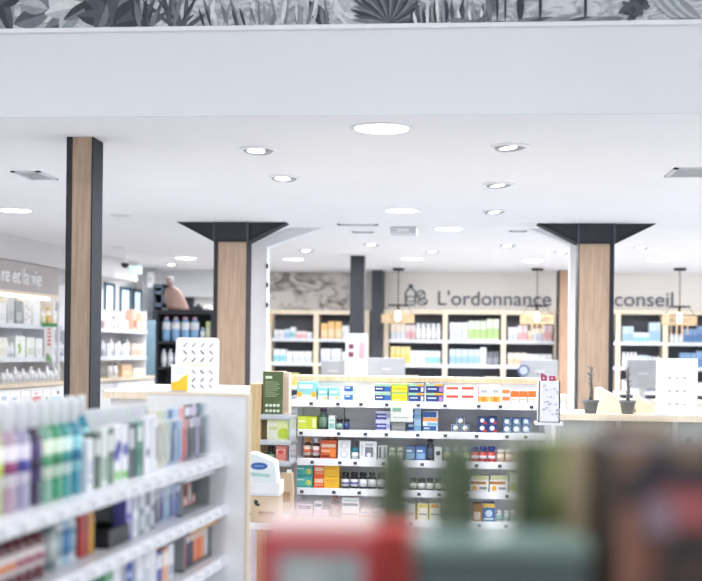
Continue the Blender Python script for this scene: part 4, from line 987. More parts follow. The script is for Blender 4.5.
# low table with the wipes stack
YT = 5.35
xa, xb = PY(239, 500, YT).x, PY(282, 500, YT).x; zt = PY(262, 523, YT).z
r = empty('display_table', 'low white display table carrying the kraft carton and wipes', 'table', ((xa + xb) / 2, YT, 0)); w = (xb - xa) / 2
MB().box(-w, w, 0, .3, zt - .03, zt, WHITE, .003).build('table_top', r)
for sx in (-1, 1):
    for yy in (.02, .25): MB().box(sx * (w - .02) - .015, sx * (w - .02) + .015, yy, yy + .03, 0, zt - .03, WMETAL).build('leg', r)
MB().box(-w + .005, w - .005, .01, .29, .2, .22, WMETAL).build('lower_shelf', r)
def ti(x0, x1, yt, yb, c, prints, name, label, cat, d=.14, z0=None, dy=.02):
    a, b, e = PY(x0, yt, YT + dy), PY(x1, yt, YT + dy), PY(x0, yb, YT + dy)
    z = e.z if z0 is None else z0
    o = carton((b.x - a.x), d, a.z - z, c, prints, name, ((a.x + b.x) / 2, YT + dy, z), 0, .004)
    return tag(o, label, cat), a.z
pk = [('o', .36, .78, .07, '2f2b2a'), (.34, .46, .62, .72, '33302e'), (.3, .34, .68, .86, '3a3634'), ('o', .12, .45, .08, '3b3735'), (.1, .2, .28, .36, '33302e'), (.06, .1, .34, .55, '3a3634'), (.42, .9, .32, .42, 'a9835f'), (.45, .88, .24, .27, 'bb9a78')]
_, z1 = ti(244, 278.5, 496, 523, 'd8c0a0', pk, 'kraft_carton', 'kraft carton with black bird-like marks at the bottom of the wipes stack', 'carton', z0=zt)
_, z2 = ti(244, 279.5, 481.5, 496, 'f3f3f5', [(.05, .95, .1, .2, 'e4e4e8')], 'white_carton', 'plain white carton under the baby wipes pack', 'carton', z0=z1 + .001)
a, b, c = PY(244.5, 453.5, YT), PY(275.5, 453.5, YT), PY(250, 480.5, YT)
w, h = (b.x - a.x), a.z - z2 - .001
mb = MB(); me_pts = [(-.48, .0), (.5, 0), (.52, .06), (.49, .3), (.45, .66), (.36, .74), (-.2, .98), (-.4, 1.0), (-.47, .95), (-.5, .1)]
mb.prism([(x * w, z * h) for x, z in me_pts], .0, .12, M('e9f1f1', .3))
o = mb.build('wipes_pack', None, ((a.x + b.x) / 2, YT + .02, z2 + .001))
tag(o, 'soft white baby wipes pack with blue oval emblem on the stack', 'wipes')
mb = MB()
for k, (hw, hh, cc) in enumerate(((.28, .13, '3566ad'), (.17, .014, 'a9c2e4'))):
    mb.prism([((-.05 + hw * math.cos(t * PI / 10)) * w, (.55 + hh * math.sin(t * PI / 10)) * h) for t in range(20)], -.001 - .0006 * k, 0, cc)
mb.build('emblem', o)
MB().prism([(-.48 * w, .22 * h), (.3 * w, .16 * h), (.3 * w, .26 * h), (-.48 * w, .34 * h)], -.0008, 0, 'a9d4cf').build('stripe', o)
for k in range(2):
    a, b = PY(284.5 + 5 * k, 470, YT + .3), PY(289 + 5 * k, 470, YT + .3)
    # kraft sachets hung on the gondola's clear divider
x_ = PY(288, 480, 5.8).x; z_ = PY(287, 512, 5.8).z; z1_ = PY(287, 472, 5.8).z
r = empty('pouch_rack', 'narrow clear pouch rack with kraft sachets beside the wipes stack', 'rack', (x_, 5.79, 0))
MB().box(-.05, .03, 0, .12, z_ - .012, z_, M('dfe6ee', .1, clear=.4)).box(-.05, -.044, 0, .12, z_, z_ + .1, M('dfe6ee', .1, clear=.5)).build('clear_tray', r)
MB().box(-.02, 0, .1, .13, 0, z1_, WMETAL).build('post', r)
for k in range(3):
    tag(MB().prism([(-.03, 0), (.03, 0), (.033, .1), (.026, (z1_ - z_) * .98), (-.026, (z1_ - z_) * (.98 - .06 * k)), (-.033, .1)], 0, .02, KRAFT).box(-.02, .02, -.001, 0, .05, .1, M('a8885f')).build('kraft_sachet', None, (x_ - .008, 5.792 + .022 * k, z_ + .0005)), 'kraft paper sachet standing in the narrow clear rack', 'sachet', 'kraft sachets in the clear rack')

# ------------------------------------------------------------------ near gondola on the left (runs along the aisle)
NL = 2.75                       # length towards the camera
zN = (1.215, 1.06, .90, .72, .5)
zNt = 1.405
g = empty('gondola', 'white left gondola of oral care products running towards the camera', 'gondola', NG.at(-NL / 2, 0, 0), NG.rz)
H = NL / 2
zNb = 1.352
MB().box(-H, H - .03, .27, .30, 0, zNb - .02, M('eceef2', .5)).build('back_panel', g)
MB().box(-H, H - .03, .26, .33, zNb - .02, zNb, BIRCH).build('top_board', g)
MB().box(-H, H - .03, .235, .27, zNb - .07, zNb - .021, M('f2f3f6', .4)).build('header_panel', g)
MB().box(-H, H - .03, .30, .34, 0, zNb - .03, WMETAL).build('rear_half', g)
MB().box(-H, H - .03, .03, .27, 0, .14, WMETAL).build('base_plinth', g)
ep = MB().box(H - .03, H, -.055, .27, 0, zNt - .004, M('f3f4f7', .4)).build('end_panel', g)
MB().box(H - .031, H + .004, -.065, -.055, 0, zNt + .004, BIRCH).box(H - .031, H + .004, -.055, .27, zNt - .004, zNt + .004, BIRCH).build('wood_edging', ep)
for k, z in enumerate(zN):
    MB().box(-H, H - .03, .012, .27, z - .014, z, WMETAL).build('shelf', g)
    st = MB().box(-H, H - .03, 0, .012, z - .03, z + .003, M('eceef4', .25)).build('price_strip', g)
    if k < 3:
        for i in range(22):
            x = -H + .7 + i * .09
            MB().box(x, x + .055, -.001, 0, z - .027, z - .003, WHITE).box(x + .008, x + .03, -.0016, -.001, z - .022, z - .01, M('b9bfca')).build('price_card', st)
def nt_(px, n): return NG.t_of(px, -n)
def nloc(px, z, n): return NG.at(NG.t_of(px, -n), -n, z)
def ntag(o, lab, cat, grp=None): return tag(o, lab, cat, grp)
def nbot(px, h, w, zi, c, cap, lab, label, grp=None, n=.06, neck=.28, lab2=None, name='mouthwash_bottle', cat='mouthwash', lz=(.16, .6), cw=.5, sq=.7):
    return tag(bottle(w, h, c, cap, lab, name, nloc(px, zN[zi], n), NG.rz, neck, sq, lz, cw, lab2), label, cat, grp)
# mouthwash bottles on the top shelf
for px, c, cap, lab, l2, txt in ((-14, 'bccb8a', 'eceef2', 'eef2da', 'c9dc6a', 'pale lime mouthwash bottle cut by the left edge of the photo'),
        (2, 'c2cf94', 'e4e6ea', 'eef3dd', 'c4dc58', 'clear mouthwash bottle with lime label, leftmost fully seen'),
        (16.5, 'bb9fb4', 'e2e4e9', 'efe9f4', '9a3f78', 'clear mouthwash bottle with magenta and violet label'),
        (30, 'aaa6c4', 'dfe1e7', 'e6e0f0', '4c46a0', 'clear violet mouthwash bottle with blue-violet label'),
        (41.5, '2a1d46', 'dfe2e8', '4a3870', '2c2148', 'dark purple mouthwash bottle in the row'),
        (52, '80b49c', 'dfe4e6', 'e6f3dc', '58a57a', 'mint green mouthwash bottle right of the dark purple one'),
        (62.5, '2f9a6c', 'dfe4e6', 'd6ecd8', '2f8a5a', 'emerald green mouthwash bottle in the row'),
        (71.5, '2d9c98', 'dfe4e6', 'd6eeea', '288f92', 'turquoise mouthwash bottle, second from the end of the row'),
        (82, '1f8aa4', 'dfe4e6', '8fd0d8', '1a7298', 'teal blue mouthwash bottle at the far end of the row')):
    nbot(px, .216, .056, 0, c, cap, lab, txt, None, .05, .3, l2, lz=(.24, .62))
    nbot(px + 7, .212, .055, 0, c, cap, lab, txt.replace('mouthwash bottle', 'mouthwash bottle standing behind another') if 'standing' not in txt else txt, None, .15, .3, l2, lz=(.24, .62))
def pack(px, h, w, zi, card, body, tip, label, grp=None, n=.05, name='toothbrush_pack', cat='toothbrush', back='e9edf3'):
    """blister card with a toothbrush in it"""
    loc = nloc(px, zN[zi] + .0008, n); key = ('pk', h, w, card, body, tip)
    o = link(name, cached(key + ('c',), lambda: MB().box(-w / 2, w / 2, .018, .021, 0, h, M(card, .4)).box(-w / 2 + .004, w / 2 - .004, .0172, .018, h * .8, h * .96, M(tip)).box(-w / 2 + .004, w / 2 - .004, .0172, .018, 0.003, h * .12, M(body)), name), None, loc, NG.rz)
    link('toothbrush', cached(key + ('t',), lambda: MB().tube([(0, .009, .012), (0, .008, h * .3), (0, .009, h * .52), (0, .009, h * .75)], [.005, .006, .004, .003], M(body, .3), 8).box(-.006, .006, .001, .009, h * .6, h * .75, M(tip))
        , 'toothbrush'), o)
    link('blister', cached(key + ('b',), lambda: MB().box(-w * .3, w * .3, 0, .018, .006, h * .78, M('f2f5f8', .08, clear=.86), .004), 'blister'), o)
    return tag(o, label, cat, grp)
def ncart(px, h, w, zi, c, prints, label, grp=None, n=.05, d=.05, name='toothpaste_box', cat='toothpaste', z=None):
    loc = nloc(px, zN[zi], n)
    if z: loc.z = z
    return tag(carton(w, d, h, c, prints, name, loc, NG.rz), label, cat, grp)
# small packs, top shelf
for k, (px, c, pr, h, lb) in enumerate((
        (92, 'eef0f4', [(.1, .9, .3, .6, 'c7ccdc'), (.2, .7, .15, .22, '7f86b0')], .12, 'white floss carton right of the teal mouthwash'),
        (99, '3f5a4c', [(.1, .9, .6, .9, 'dfe6e2'), (.2, .8, .2, .4, '58785f')], .13, 'dark green narrow carton, first of two on the top shelf'),
        (106, 'e6ebe8', [(.1, .9, .1, .5, '9db8a6')], .14, 'white and sage carton between two dark green cartons'),
        (112, '5f7a6c', [(.1, .9, .6, .9, 'e3e9e6'), (.2, .8, .2, .4, '7a9a86')], .135, 'grey-green narrow carton, second of two on the top shelf'),
        (119, 'f2f3f8', [('o', .35, .5, .13, '5a58b4'), ('o', .65, .62, .12, '3d4aa0'), (.1, .9, .05, .2, '8ed06a')], .14, 'white carton with violet-blue spots and lime base'),
        (126.5, 'eff1f6', [('o', .5, .55, .12, '4a52b0'), (.1, .9, .05, .18, '7ac45c')], .14, 'white carton with one blue spot and lime base'),
        (133, '4d5560', [(.1, .9, .55, .9, 'cfd4da')], .14, 'charcoal slim carton on the top shelf'),
        (141, '5a8f82', [(.1, .9, .65, .92, 'dbe8e4'), (.2, .8, .2, .5, '3f7568')], .14, 'sea green carton in the middle of the top shelf'),
        (149, 'eceef2', [(.3, .7, .3, .45, '5f6675')], .15, 'white carton with small grey mark on the top shelf'),
        (156, 'dfe2e8', [(.1, .9, .1, .9, 'eceef2'), (.6, .8, .2, .8, '6b7078')], .15, 'pale grey carton with dark bar on the top shelf'))):
    w = abs(nt_(px + 3.4, .05) - nt_(px - 3.4, .05)) * .9
    ncart(px, h, w, 0, c, pr, lb, None, .05, .03, 'floss_box', 'floss')
for k, (px, cd, bd, tp, lb) in enumerate((
        (165, 'f1efe6', 'e2dcc8', 'd8d2bc', 'cream toothbrush pack, first of the hanging row'), (171, 'eef2ee', 'dbe6de', 'c2d6c8', 'pale green-white toothbrush pack in the row'),
        (177, 'dce6f0', '3d6795', '5f86b0', 'blue toothbrush pack left of the coral pack'), (182.5, 'e3eef6', '7fb4dc', 'b5d5ec', 'light blue toothbrush pack beside the coral pack'),
        (188, 'f6d9d9', 'e0605f', 'eea9a4', 'coral red toothbrush pack on the top shelf'), (193.5, '2c3048', '23263c', 'f0eef4', 'black and navy toothbrush pack right of the coral one'),
        (197.3, '343a5c', '22264a', 'd5d0e8', 'dark indigo toothbrush pack beside the black one'), (200.8, 'efecf6', 'b6a9d6', 'd8cfe8', 'lilac white toothbrush pack on the top shelf'),
        (204.2, '2a333c', '1f262e', '7d8a94', 'charcoal toothbrush pack near the white end panel'), (207.6, 'dde9ee', '4e7482', '8fb2bd', 'pale teal toothbrush pack near the white end panel'),
        (211, 'f2f4f6', 'c8d2da', 'e0e6ea', 'white toothbrush pack closest to the white end panel'))):
    pack(px, .165, .05, 0, cd, bd, tp, lb)
# second shelf
for k in range(6):
    nbot(-2 + 9.5 * k, .138, .05, 1, '6e2f3a', '4a3638', 'efe6e4', 'red-brown rinse bottle with dark cap and pale label, second shelf', 'red-brown rinse bottles on the second shelf', .05, .36, ('e88a4a' if k < 3 else 'a8506a'), 'rinse_bottle', 'mouthwash', (.2, .52), .42)
for k, (px, c, l, lb) in enumerate(((58, '7c8f90', 'cfd8d6', 'grey-green rinse bottle right of the red-brown bottles'), (64, 'd8e2e4', '9fb6ba', 'clear grey rinse bottle before the blue one'), (70.5, 'a8cfe0', '3f7fbc', 'pale blue rinse bottle with strong blue label'), (77, 'dde6ea', '8fb0c0', 'clear bottle between the blue-labelled one and the slim tubes'))):
    nbot(px, .136, .043, 1, c, '8f9c9e', l, lb, None, .06, .3, None, 'rinse_bottle')
for px, c, lb in ((86.5, 'c84a44', 'slim red tube on the second shelf'), (91, 'b65a50', 'slim brick red tube on the second shelf'), (95.5, 'e6b23c', 'slim yellow tube on the second shelf')):
    nbot(px, .13, .022, 1, c, '5b4a44', None, lb, None, .06, .25, None, 'slim_tube', 'tube', cw=.7, sq=1)
r = empty('display_tray', 'black tray with green tab on the second shelf', 'tray', nloc(101, zN[1] + .001, .1), NG.rz)
MB().box(-.07, .07, -.05, .04, 0, .006, DARK).box(-.07, .07, -.054, -.05, 0, .045, DARK).box(-.07, -.066, -.05, .04, 0, .045, DARK).box(.066, .07, -.05, .04, 0, .045, DARK).box(-.07, .07, .04, .044, 0, .05, DARK).build('tray_body', r)
MB().box(-.05, .02, .0441, .048, .0, .085, M('7fce7a')).build('green_tab', r)
for k, (px, c, cc, lb) in enumerate(((131, '6a66b8', 'e6e6f2', 'violet toothpaste carton on the second shelf'), (138, 'f0f1f5', 'c5c9d6', 'white toothpaste carton right of the violet one'), (144, '8a93a0', 'e2e6ea', 'grey toothpaste carton, first of the grey group'), (149.5, 'dfe3e8', '6d7682', 'silver toothpaste carton in the grey group'), (154.5, '7d8692', 'dfe3e8', 'steel grey toothpaste carton in the grey group'))):
    ncart(px, .125, .04, 1, c, [(.15, .85, .55, .9, cc), (.3, .7, .1, .4, cc)], lb, None, .05, .035)
for k, (px, c, tp, lb) in enumerate(((160.5, '3c4048', 'e4e4e8', 'dark grey brush pack on the second shelf'), (166, '43439a', 'd5d3f0', 'indigo brush pack on the second shelf'), (171, 'a4d4ec', 'e0f0f8', 'sky blue brush pack on the second shelf'), (176, '2f5cae', 'c2d4f0', 'royal blue brush pack, left of two'), (181, '3c6cc0', 'd5e2f6', 'royal blue brush pack, right of two'))):
    pack(px, .128, .036, 1, 'e6ebf3', c, tp, lb, None, .05)
r = empty('display_case', 'grey display case with pink bottom packs on the second shelf near the end panel', 'display case', NG.at(-.2, -.12, zN[1] + .001), NG.rz)
MB().box(-.14, .14, .08, .09, 0, .1, M('7d8688', .5)).box(-.14, -.13, -.07, .08, 0, .1, M('8b9496', .5)).box(.13, .14, -.07, .08, 0, .1, M('8b9496', .5)).box(-.14, .14, -.07, .09, 0, .006, M('8b9496', .5)).build('case_body', r)
MB().box(-.15, .15, -.085, .1, .1, .108, WHITE).build('lid', r)
for k in range(6):
    o = NG.at(-.2, -.09, zN[1] + .0085); o = o + NG.a * (-.105 + .042 * k)
    tag(carton(.036, .04, (.03, .03, .05, .03, .065, .03)[k], 'd9a8a4', [(.1, .9, .3, .7, 'f0dcd8')] if k not in (2, 4) else [(.1, .9, .2, .8, 'd5d8d8')], 'refill_box', o, NG.rz), 'small pinkish refill box inside the grey display case', 'refill', 'refill boxes in the grey case')
# third shelf
for k, (px, h, c, pr, lb) in enumerate(((112, .1, '6fae86', [(.1, .9, .5, .8, 'e2f0e4')], 'green toothpaste carton on the third shelf'), (120, .12, 'f3f4f8', [(.1, .9, .2, .4, 'c7cbd6')], 'white toothpaste carton beside the green one, third shelf'),
        (132, .105, 'e8eaf2', [(0, 1, .45, 1, '2f4a9a'), (.1, .8, .6, .75, 'aebfe8')], 'royal blue and white carton on the third shelf'), (143, .1, 'eceff4', [(.1, .9, .1, .4, 'b8c2cc')], 'white carton right of the royal blue one, third shelf'),
        (150, .105, 'c8d0da', [(.1, .9, .6, .9, 'eef0f4')], 'silver grey carton on the third shelf'), (156, .1, 'f2f2f6', [(.3, .7, .2, .7, 'd9dbe4')], 'plain white carton right of the silver grey one'),
        (162, .09, '5264a8', [(.1, .9, .5, .9, 'e6e8f4')], 'slate blue carton with pale top on the third shelf'), (168, .09, 'e8b08a', [(.1, .9, .5, .9, 'f4ece6')], 'peach carton with white top on the third shelf'), (173.5, .095, 'e6e8ee', [(.1, .9, .1, .4, 'a9aec0')], 'white carton left of the grey lidded tray'))):
    ncart(px, h, .05, 2, c, pr, lb, None, .05, .04)
r = empty('display_tray', 'grey lidded tray of red and orange packs on the third shelf', 'tray', NG.at(-.2, -.1, zN[2] + .001), NG.rz)
MB().box(-.14, .14, -.06, .07, 0, .006, M('8f9294')).box(-.14, .14, .06, .07, 0, .118, M('8f9294')).box(-.14, -.134, -.06, .06, 0, .118, M('9a9da0')).box(.134, .14, -.06, .06, 0, .118, M('9a9da0')).build('tray_body', r)
MB().box(-.145, .145, -.075, .075, .118, .132, M('85888b', .5)).box(-.145, .145, -.079, -.076, .106, .118, M('c9a27a')).build('lid', r)
for k, (c, t) in enumerate((('d8434c', 'red'), ('2b2c4c', 'navy'), ('2f3050', 'dark indigo'), ('e88a5e', 'orange'), ('e2764a', 'deep orange'), ('ee9c74', 'pale orange'), ('dfe2ee', 'white'))):
    o = NG.at(-.2, -.05, zN[2] + .0085) + NG.a * (-.112 + .037 * k)
    tag(carton(.033, .06, .096, c, [(.15, .85, .7, .9, 'f2e6e0')], 'brush_head_box', o, NG.rz), '%s refill pack standing in the grey lidded tray' % t, 'refill')
# packs and cartons standing in the second rank of the left gondola
for k in range(11):
    pack(96 + 5.6 * k, .172, .042, 0, 'f3f4f7', ('c9d3de', 'b9c7c0', 'd3d0e2')[k % 3], ('e4e8ee', 'dfe9e4', 'e6e3f0')[k % 3], 'pale hanging pack in the second rank behind the floss cartons, top shelf', 'pale packs behind the floss cartons', .15, 'floss_pack', 'floss')
for k in (0, 1, 2, 6, 7, 8):
    ncart(60 + 9 * k, .125, .045, 1, ('eef1f5', 'dfe7ec', 'f2f0f4')[k % 3], [(.1, .9, .55, .85, ('b7c5d6', 'c9d8d2', 'cfc9df')[k % 3])], 'pale carton in the second rank behind the rinse bottles, middle shelf', 'pale cartons in the second rank of the middle shelf', .15, .05)
for k in range(5):
    ncart(96 + 8 * k, .115, .05, 2, ('f0f2f6', 'e2e8ee', 'e9e6f0')[k % 3], [(.1, .9, .5, .85, ('aebfd4', 'c2d2ca', 'c5bfd8')[k % 3])], 'pale carton in the second rank, third shelf', 'pale cartons in the second rank of the third shelf', .15, .05)
# display card and honey pack on the island counter
q = P(197, 391, 6.95); q.z = zI + .0008
d0 = q.dot(FWD); K = d0 / F; w = 43.5 * K; h = P(197, 337.5, d0).z - q.z
r = empty('display_card', 'white rounded card with rows of tiny grey marks beside the wide oak column', 'display card', q, TH)
pts = [(w / 2, 0)]
for sx, a0 in ((1, 0), (-1, PI / 2)):
    pts += [(sx * (w / 2 - .022) + .022 * math.cos(a0 + t * PI / 10), h - .022 + .022 * math.sin(a0 + t * PI / 10)) for t in range(6)]
pts.append((-w / 2, 0))
MB().prism(pts, 0, .006, M('dcdce0', .5)).build('card', r)
MB().box(-w / 2 + .004, w / 2 - .001, -.001, 0, h * .47, h * .485, M('e6e2b0')).build('gold_line', r)
MB().prism([(-.05, 0), (.05, 0), (.03, h * .5), (-.03, h * .5)], .006, .01, M('e8e8ea')).box(-.05, .05, .006, .1, 0, .005, M('e8e8ea')).build('easel', r)
rr = random.Random(5)
for j, z in enumerate((.86, .72, .58, .35, .2, .07)):
    for i in range(4):
        if j >= 3 and i == 0: continue
        x = (-.28 + .2 * i) * w; s_ = (1, -1)[j % 2]
        c = ('a09ea2', '85868c', 'b09c8e', '9094a2')[rr.randrange(4)]
        MB().tube([(x - s_ * .009, -.002, z * h - .009), (x + s_ * .007, -.003, z * h + .007)], .0032, M(c, .4), 6).lathe([(0, -.004), (.0048, 0), (0, .004)], M(c, .4), 8, (x + s_ * .008, -.003, z * h + .009)).build('printed_mark', r)
q = P(179, 391, 6.85); q.z = zI + .0008
r = empty('sachet_pack', 'small clear and yellow pack leaning before the card with grey marks', 'pack', q, TH)
W2 = 8.5 * K; H2 = 26 * K
MB().prism([(-W2, 0), (W2, 0), (W2 * .9, H2 * .95), (-W2, H2)], .02, .026, M('f1f1f3', .4)).build('card', r)
MB().prism([(-W2 * .9, .004), (W2 * .95, 0), (W2 * .95, H2 * .62), (W2 * .5, H2 * .55), (-W2 * .1, H2 * .36), (-W2 * .9, H2 * .3)], 0, .02, M('f2c230', .35)).build('yellow_bag', r)
MB().box(-W2 * .7, W2 * .6, .0185, .0205, H2 * .66, H2 * .86, M('dfe3ee')).build('print', r)

# ------------------------------------------------------------------ checkout counter on the right
YC = 6.9
zc_ = PY(630, 415, YC).z
xa, xb = PY(556, 415, YC).x, PY(740, 415, YC).x
r = empty('checkout_counter', 'white checkout counter with pale wood top and glass front at right', 'counter', ((xa + xb) / 2, YC, 0)); w = (xb - xa) / 2
MB().box(-w, w, 0, .6, zc_ - .035, zc_, BIRCH).build('counter_top', r)
MB().box(-w + .02, w - .02, .3, .58, 0, zc_ - .035, M('c9c9c6', .5)).build('body', r)
MB().box(-w + .02, w - .02, .03, .3, 0, .72, WHITE).build('lower_body', r)
MB().box(-w + .02, w - .02, .02, .03, .72, zc_ - .035, M('cfd6d2', .05, clear=.7)).build('glass_front', r)
for k in range(4):
    x = -w + .02 + (2 * w - .07) * k / 3
    MB().box(x, x + .03, .015, .045, .72, zc_ - .035, M('b9bab6', .3, .5)).build('glass_post', r)
MB().box(-w + .02, w - .02, .04, .29, .93, .94, M('dfe6e4', .1, clear=.5)).build('glass_shelf', r)
for k, (px, c, lb) in enumerate(((583, 'b9bcbf', 'silver gift bottle inside the glass counter, left one'), (627, 'd8dade', 'pale round bottle inside the glass counter under the right pot'), (690, '4a5462', 'dark blue-grey bottle inside the glass counter at right'))):
    q = PY(px, 430, YC + .12)
    tag(bottle(.1, .13, c, '3b4048' if k == 2 else 'd9dbde', 'eceef0', 'perfume_bottle', (q.x, YC + .1, .941), 0, .3, 1, (.2, .5), .3), lb, 'bottle')
# twig pots
def pot(px, label, seed):
    q = PY(px, 415, YC + .12)
    rr = random.Random(seed)
    o = empty('twig_pot', label, 'pot plant', (q.x, YC + .12, zc_))
    MB().lathe([(0, 0), (.032, 0), (.044, .062), (.049, .064), (.049, .078), (.042, .078), (.038, .066), (0, .064)], M('6e7378', .5, var=.15), 20).build('pot', o)
    t = MB()
    t.tube([(0, 0, .06), (.004, 0, .14), (-.003, 0, .22), (.002, 0, .27)], [.011, .009, .007, .003], M('6d6a68', .7, var=.2), 8)
    for k in range(26):
        z = rr.uniform(.09, .26); a = rr.uniform(0, 2 * PI); L = rr.uniform(.012, .026)
        t.tube([(0, 0, z), (L * math.cos(a), L * math.sin(a), z + .018)], [.004, .0015], M(rr.choice(('77787a', '5c5d60', '8a8882')), .7), 5)
    t.build('twigs', o)
    return o
pot(590.5, 'small grey pot with dark twig on the counter, in front of the oak column', 1)
pot(627.5, 'small grey pot with dark twig on the counter, beside the white counter card', 2)
a, b = PY(655.5, 417, YC + .03), PY(698, 358.5, YC + .03)
r = empty('counter_card', 'tall white counter card with three rows of faint grey dots', 'display card', ((a.x + b.x) / 2, YC + .03, zc_)); w = (b.x - a.x) / 2; h = b.z - zc_
MB().box(-w, w, 0, .006, .012, h, M('f8f8f9', .4), .002).build('card', r)
MB().box(-w - .012, w + .012, -.03, .05, 0, .014, M('f2f2f4', .2)).build('acrylic_foot', r)
mb = MB()
for j, z in enumerate((.66, .43, .2)):
    for i, x in enumerate((-.34, .02, .38)):
        mb.lathe([(0, -.008), (.011, 0), (0, .008)], M(('b9bcc8', 'cfd1d8', 'c2c4cc')[(i + j) % 3]), 12, (x * w, -.0002, z * h), 1, .05)
mb.build('print', r)
# rolled paper bags heap behind the counter edge
def bag(x0, x1, yt, yb, Y, c, lab, tilt):
    a, b = PY(x0, yb, Y), PY(x1, yt, Y); w = b.x - a.x; h = b.z - zc_
    mb = MB()
    pts = [(0, 0), (w, 0), (w * 1.0, h * .25), (w * .82, h * .5), (w * .45, h * (.6 + .2 * tilt)), (w * .15, h), (0, h * .96)]
    mb.prism(pts, 0, .14, M(c, .7, var=.08))
    mb.prism([(w * .05, h * .9), (w * .15, h * .97), (w * .8, h * .5), (w * .75, h * .42)], -.004, 0, M('f7f2e6', .7))
    tag(mb.build('paper_bag', None, (a.x, Y, zc_)), lab, 'paper bag')
bag(597, 634, 388, 413, YC + .3, 'eee4d2', 'cream paper bag slumped on the counter between the twig pots', .3)
bag(636, 655, 395, 413, YC + .3, 'e8dcc4', 'small cream paper bag behind the right twig pot', .2)
for k in range(4):
    a, b = PY(568 + 5 * k, 405, YC + .2), PY(572 + 5 * k, 405, YC + .2)
# cream fabric basket at the right end of the gondola, with magenta packs
YK = 6.18
a, b = PY(538, 422, YK), PY(560, 381, YK)
ax, bx = a.x, b.x; zk = a.z
r = empty('basket_stand', 'slim white stand holding the printed white basket at the gondola end', 'stand', ((ax + bx) / 2, YK, 0))
MB().box(-.07, .07, -.02, .1, zk - .015, zk, WMETAL).build('stand_plate', r)
MB().box(-.015, .015, .03, .06, .02, zk - .015, WMETAL).build('post', r)
MB().box(-.12, .12, -.02, .1, 0, .02, WMETAL).build('foot', r)
w = (bx - ax) / 2; h = b.z - zk
r = empty('display_basket', 'white printed basket with magenta packs showing over the rim', 'basket', ((ax + bx) / 2, YK, zk))
mb = MB(); WB = M('f2f2f5', .5)
for x0, x1, y0, y1 in ((-w, w, -.018, -.012), (-w, w, .088, .094), (-w, -w + .006, -.018, .094), (w - .006, w, -.018, .094)): mb.box(x0, x1, y0, y1, 0, h, WB)
mb.box(-w, w, -.018, .094, 0, .004, WB); mb.build('basket_body', r)
rr = random.Random(9); mb = MB()
for k in range(26):
    x = rr.uniform(-w * .85, w * .8); z = rr.uniform(.1, .92) * h
    mb.box(x, x + rr.uniform(.006, .02), -.0188, -.018, z, z + .008, M(rr.choice(('c2c8e0', 'd6cfe4', 'b3bccf', 'dedee6'))))
mb.build('print', r)
for k, (x, c, lb) in enumerate(((-.028, 'b5437e', 'magenta pack sticking out of the white basket, left one'), (.014, 'a83a70', 'magenta pack sticking out of the white basket, right one'))):
    tag(MB().prism([(-.016, 0), (.016, 0), (.019, .1), (.017, h + .02), (-.012, h + .035 - .015 * k), (-.019, .1)], 0, .03, M(c, .4)).prism([(-.004, h + .004), (.006, h + .004), (.004, h + .014), (-.003, h + .014)], -.001, 0, M('e8d3c8')).build('magenta_pack', None, ((ax + bx) / 2 + x, YK + .01 + .0 * k, zk + .0045)), lb, 'pack')
tag(MB().box(-.006, .006, 0, .05, 0, h + .02, M('d9c19c', .8)).build('kraft_card', None, ((ax + bx) / 2 + .041, YK + .01, zk + .0045)), 'kraft card standing in the white basket', 'card')

# ------------------------------------------------------------------ out-of-focus things on the display right in front of the camera
ZT = 1.30
def fq(px, py, d): return P(px, py, d)
def fpx(d): return d / F
q = P(480, 600, .95)
o = empty('display_table', 'foreground display table under the blurred red and teal boxes', 'table', (q.x + .05, q.y, 0))
MB().box(-.36, .42, -.2, .22, ZT - .03, ZT, WOOD('b99f80', 'a58a6a')).build('table_top', o)
for sx in (-.32, .38):
    for sy in (-.17, .17): MB().box(sx - .02, sx + .02, sy - .02, sy + .02, 0, ZT - .03, M('d9d9db')).build('leg', o)
def fbox(x0, x1, yt, d, dep, c, name, label, cat, parts=(), z0=ZT):
    a, b = P(x0, yt, d), P(x1, yt, d)
    w = (b - a).length; h = a.z - z0
    o = MB().box(-w / 2, w / 2, 0, dep, 0, h, M(c, .45), .003).build(name, None, ((a.x + b.x) / 2, (a.y + b.y) / 2, z0), TH)
    tag(o, label, cat)
    for nm, pr in parts: rects(MB(), w, h, pr, 0).build(nm, o)
    return o, a.z
RED2 = 'c2303c'
o, zr_ = fbox(258, 380, 535, .9, .1, 'b8343f', 'gift_box', 'blurred red gift box with pale grey window at the bottom of the photo', 'box',
     (('window', [(.16, .86, 0, .88, '9aa8ae'), (.24, .55, .3, .8, 'b3bfc6')]),))
w_ = (P(380, 535, .9) - P(258, 535, .9)).length
MB().box(-w_ / 2 + .004, w_ / 2 - .004, .012, .088, zr_ - ZT, zr_ - ZT + .009, M('efd9d4', .6)).build('pale_lid', o)
tag(MB().box(-.02, .016, 0, .05, 0, .112, M('cf4a44', .5), .003).build('red_box', None, P(400, 560, .925).to_2d().to_3d() + Vector((0, 0, ZT)), TH), 'small coral red box between the red gift box and teal tin', 'box')
o, zt_ = fbox(416, 590, 556, .86, .055, '44565a', 'teal_tin', 'blurred dark teal tin with pale green lid at the bottom centre', 'tin', (('front_print', [(.05, .5, .3, .8, '4f6a6e'), (.55, .95, .2, .7, '3d5458')]),))
w2 = (P(590, 556, .86) - P(416, 556, .86)).length
MB().box(-w2 / 2 - .001, w2 / 2 + .001, -.001, .056, zt_ - ZT, zt_ - ZT + .012, M('7a958f', .4), .003).build('lid', o)
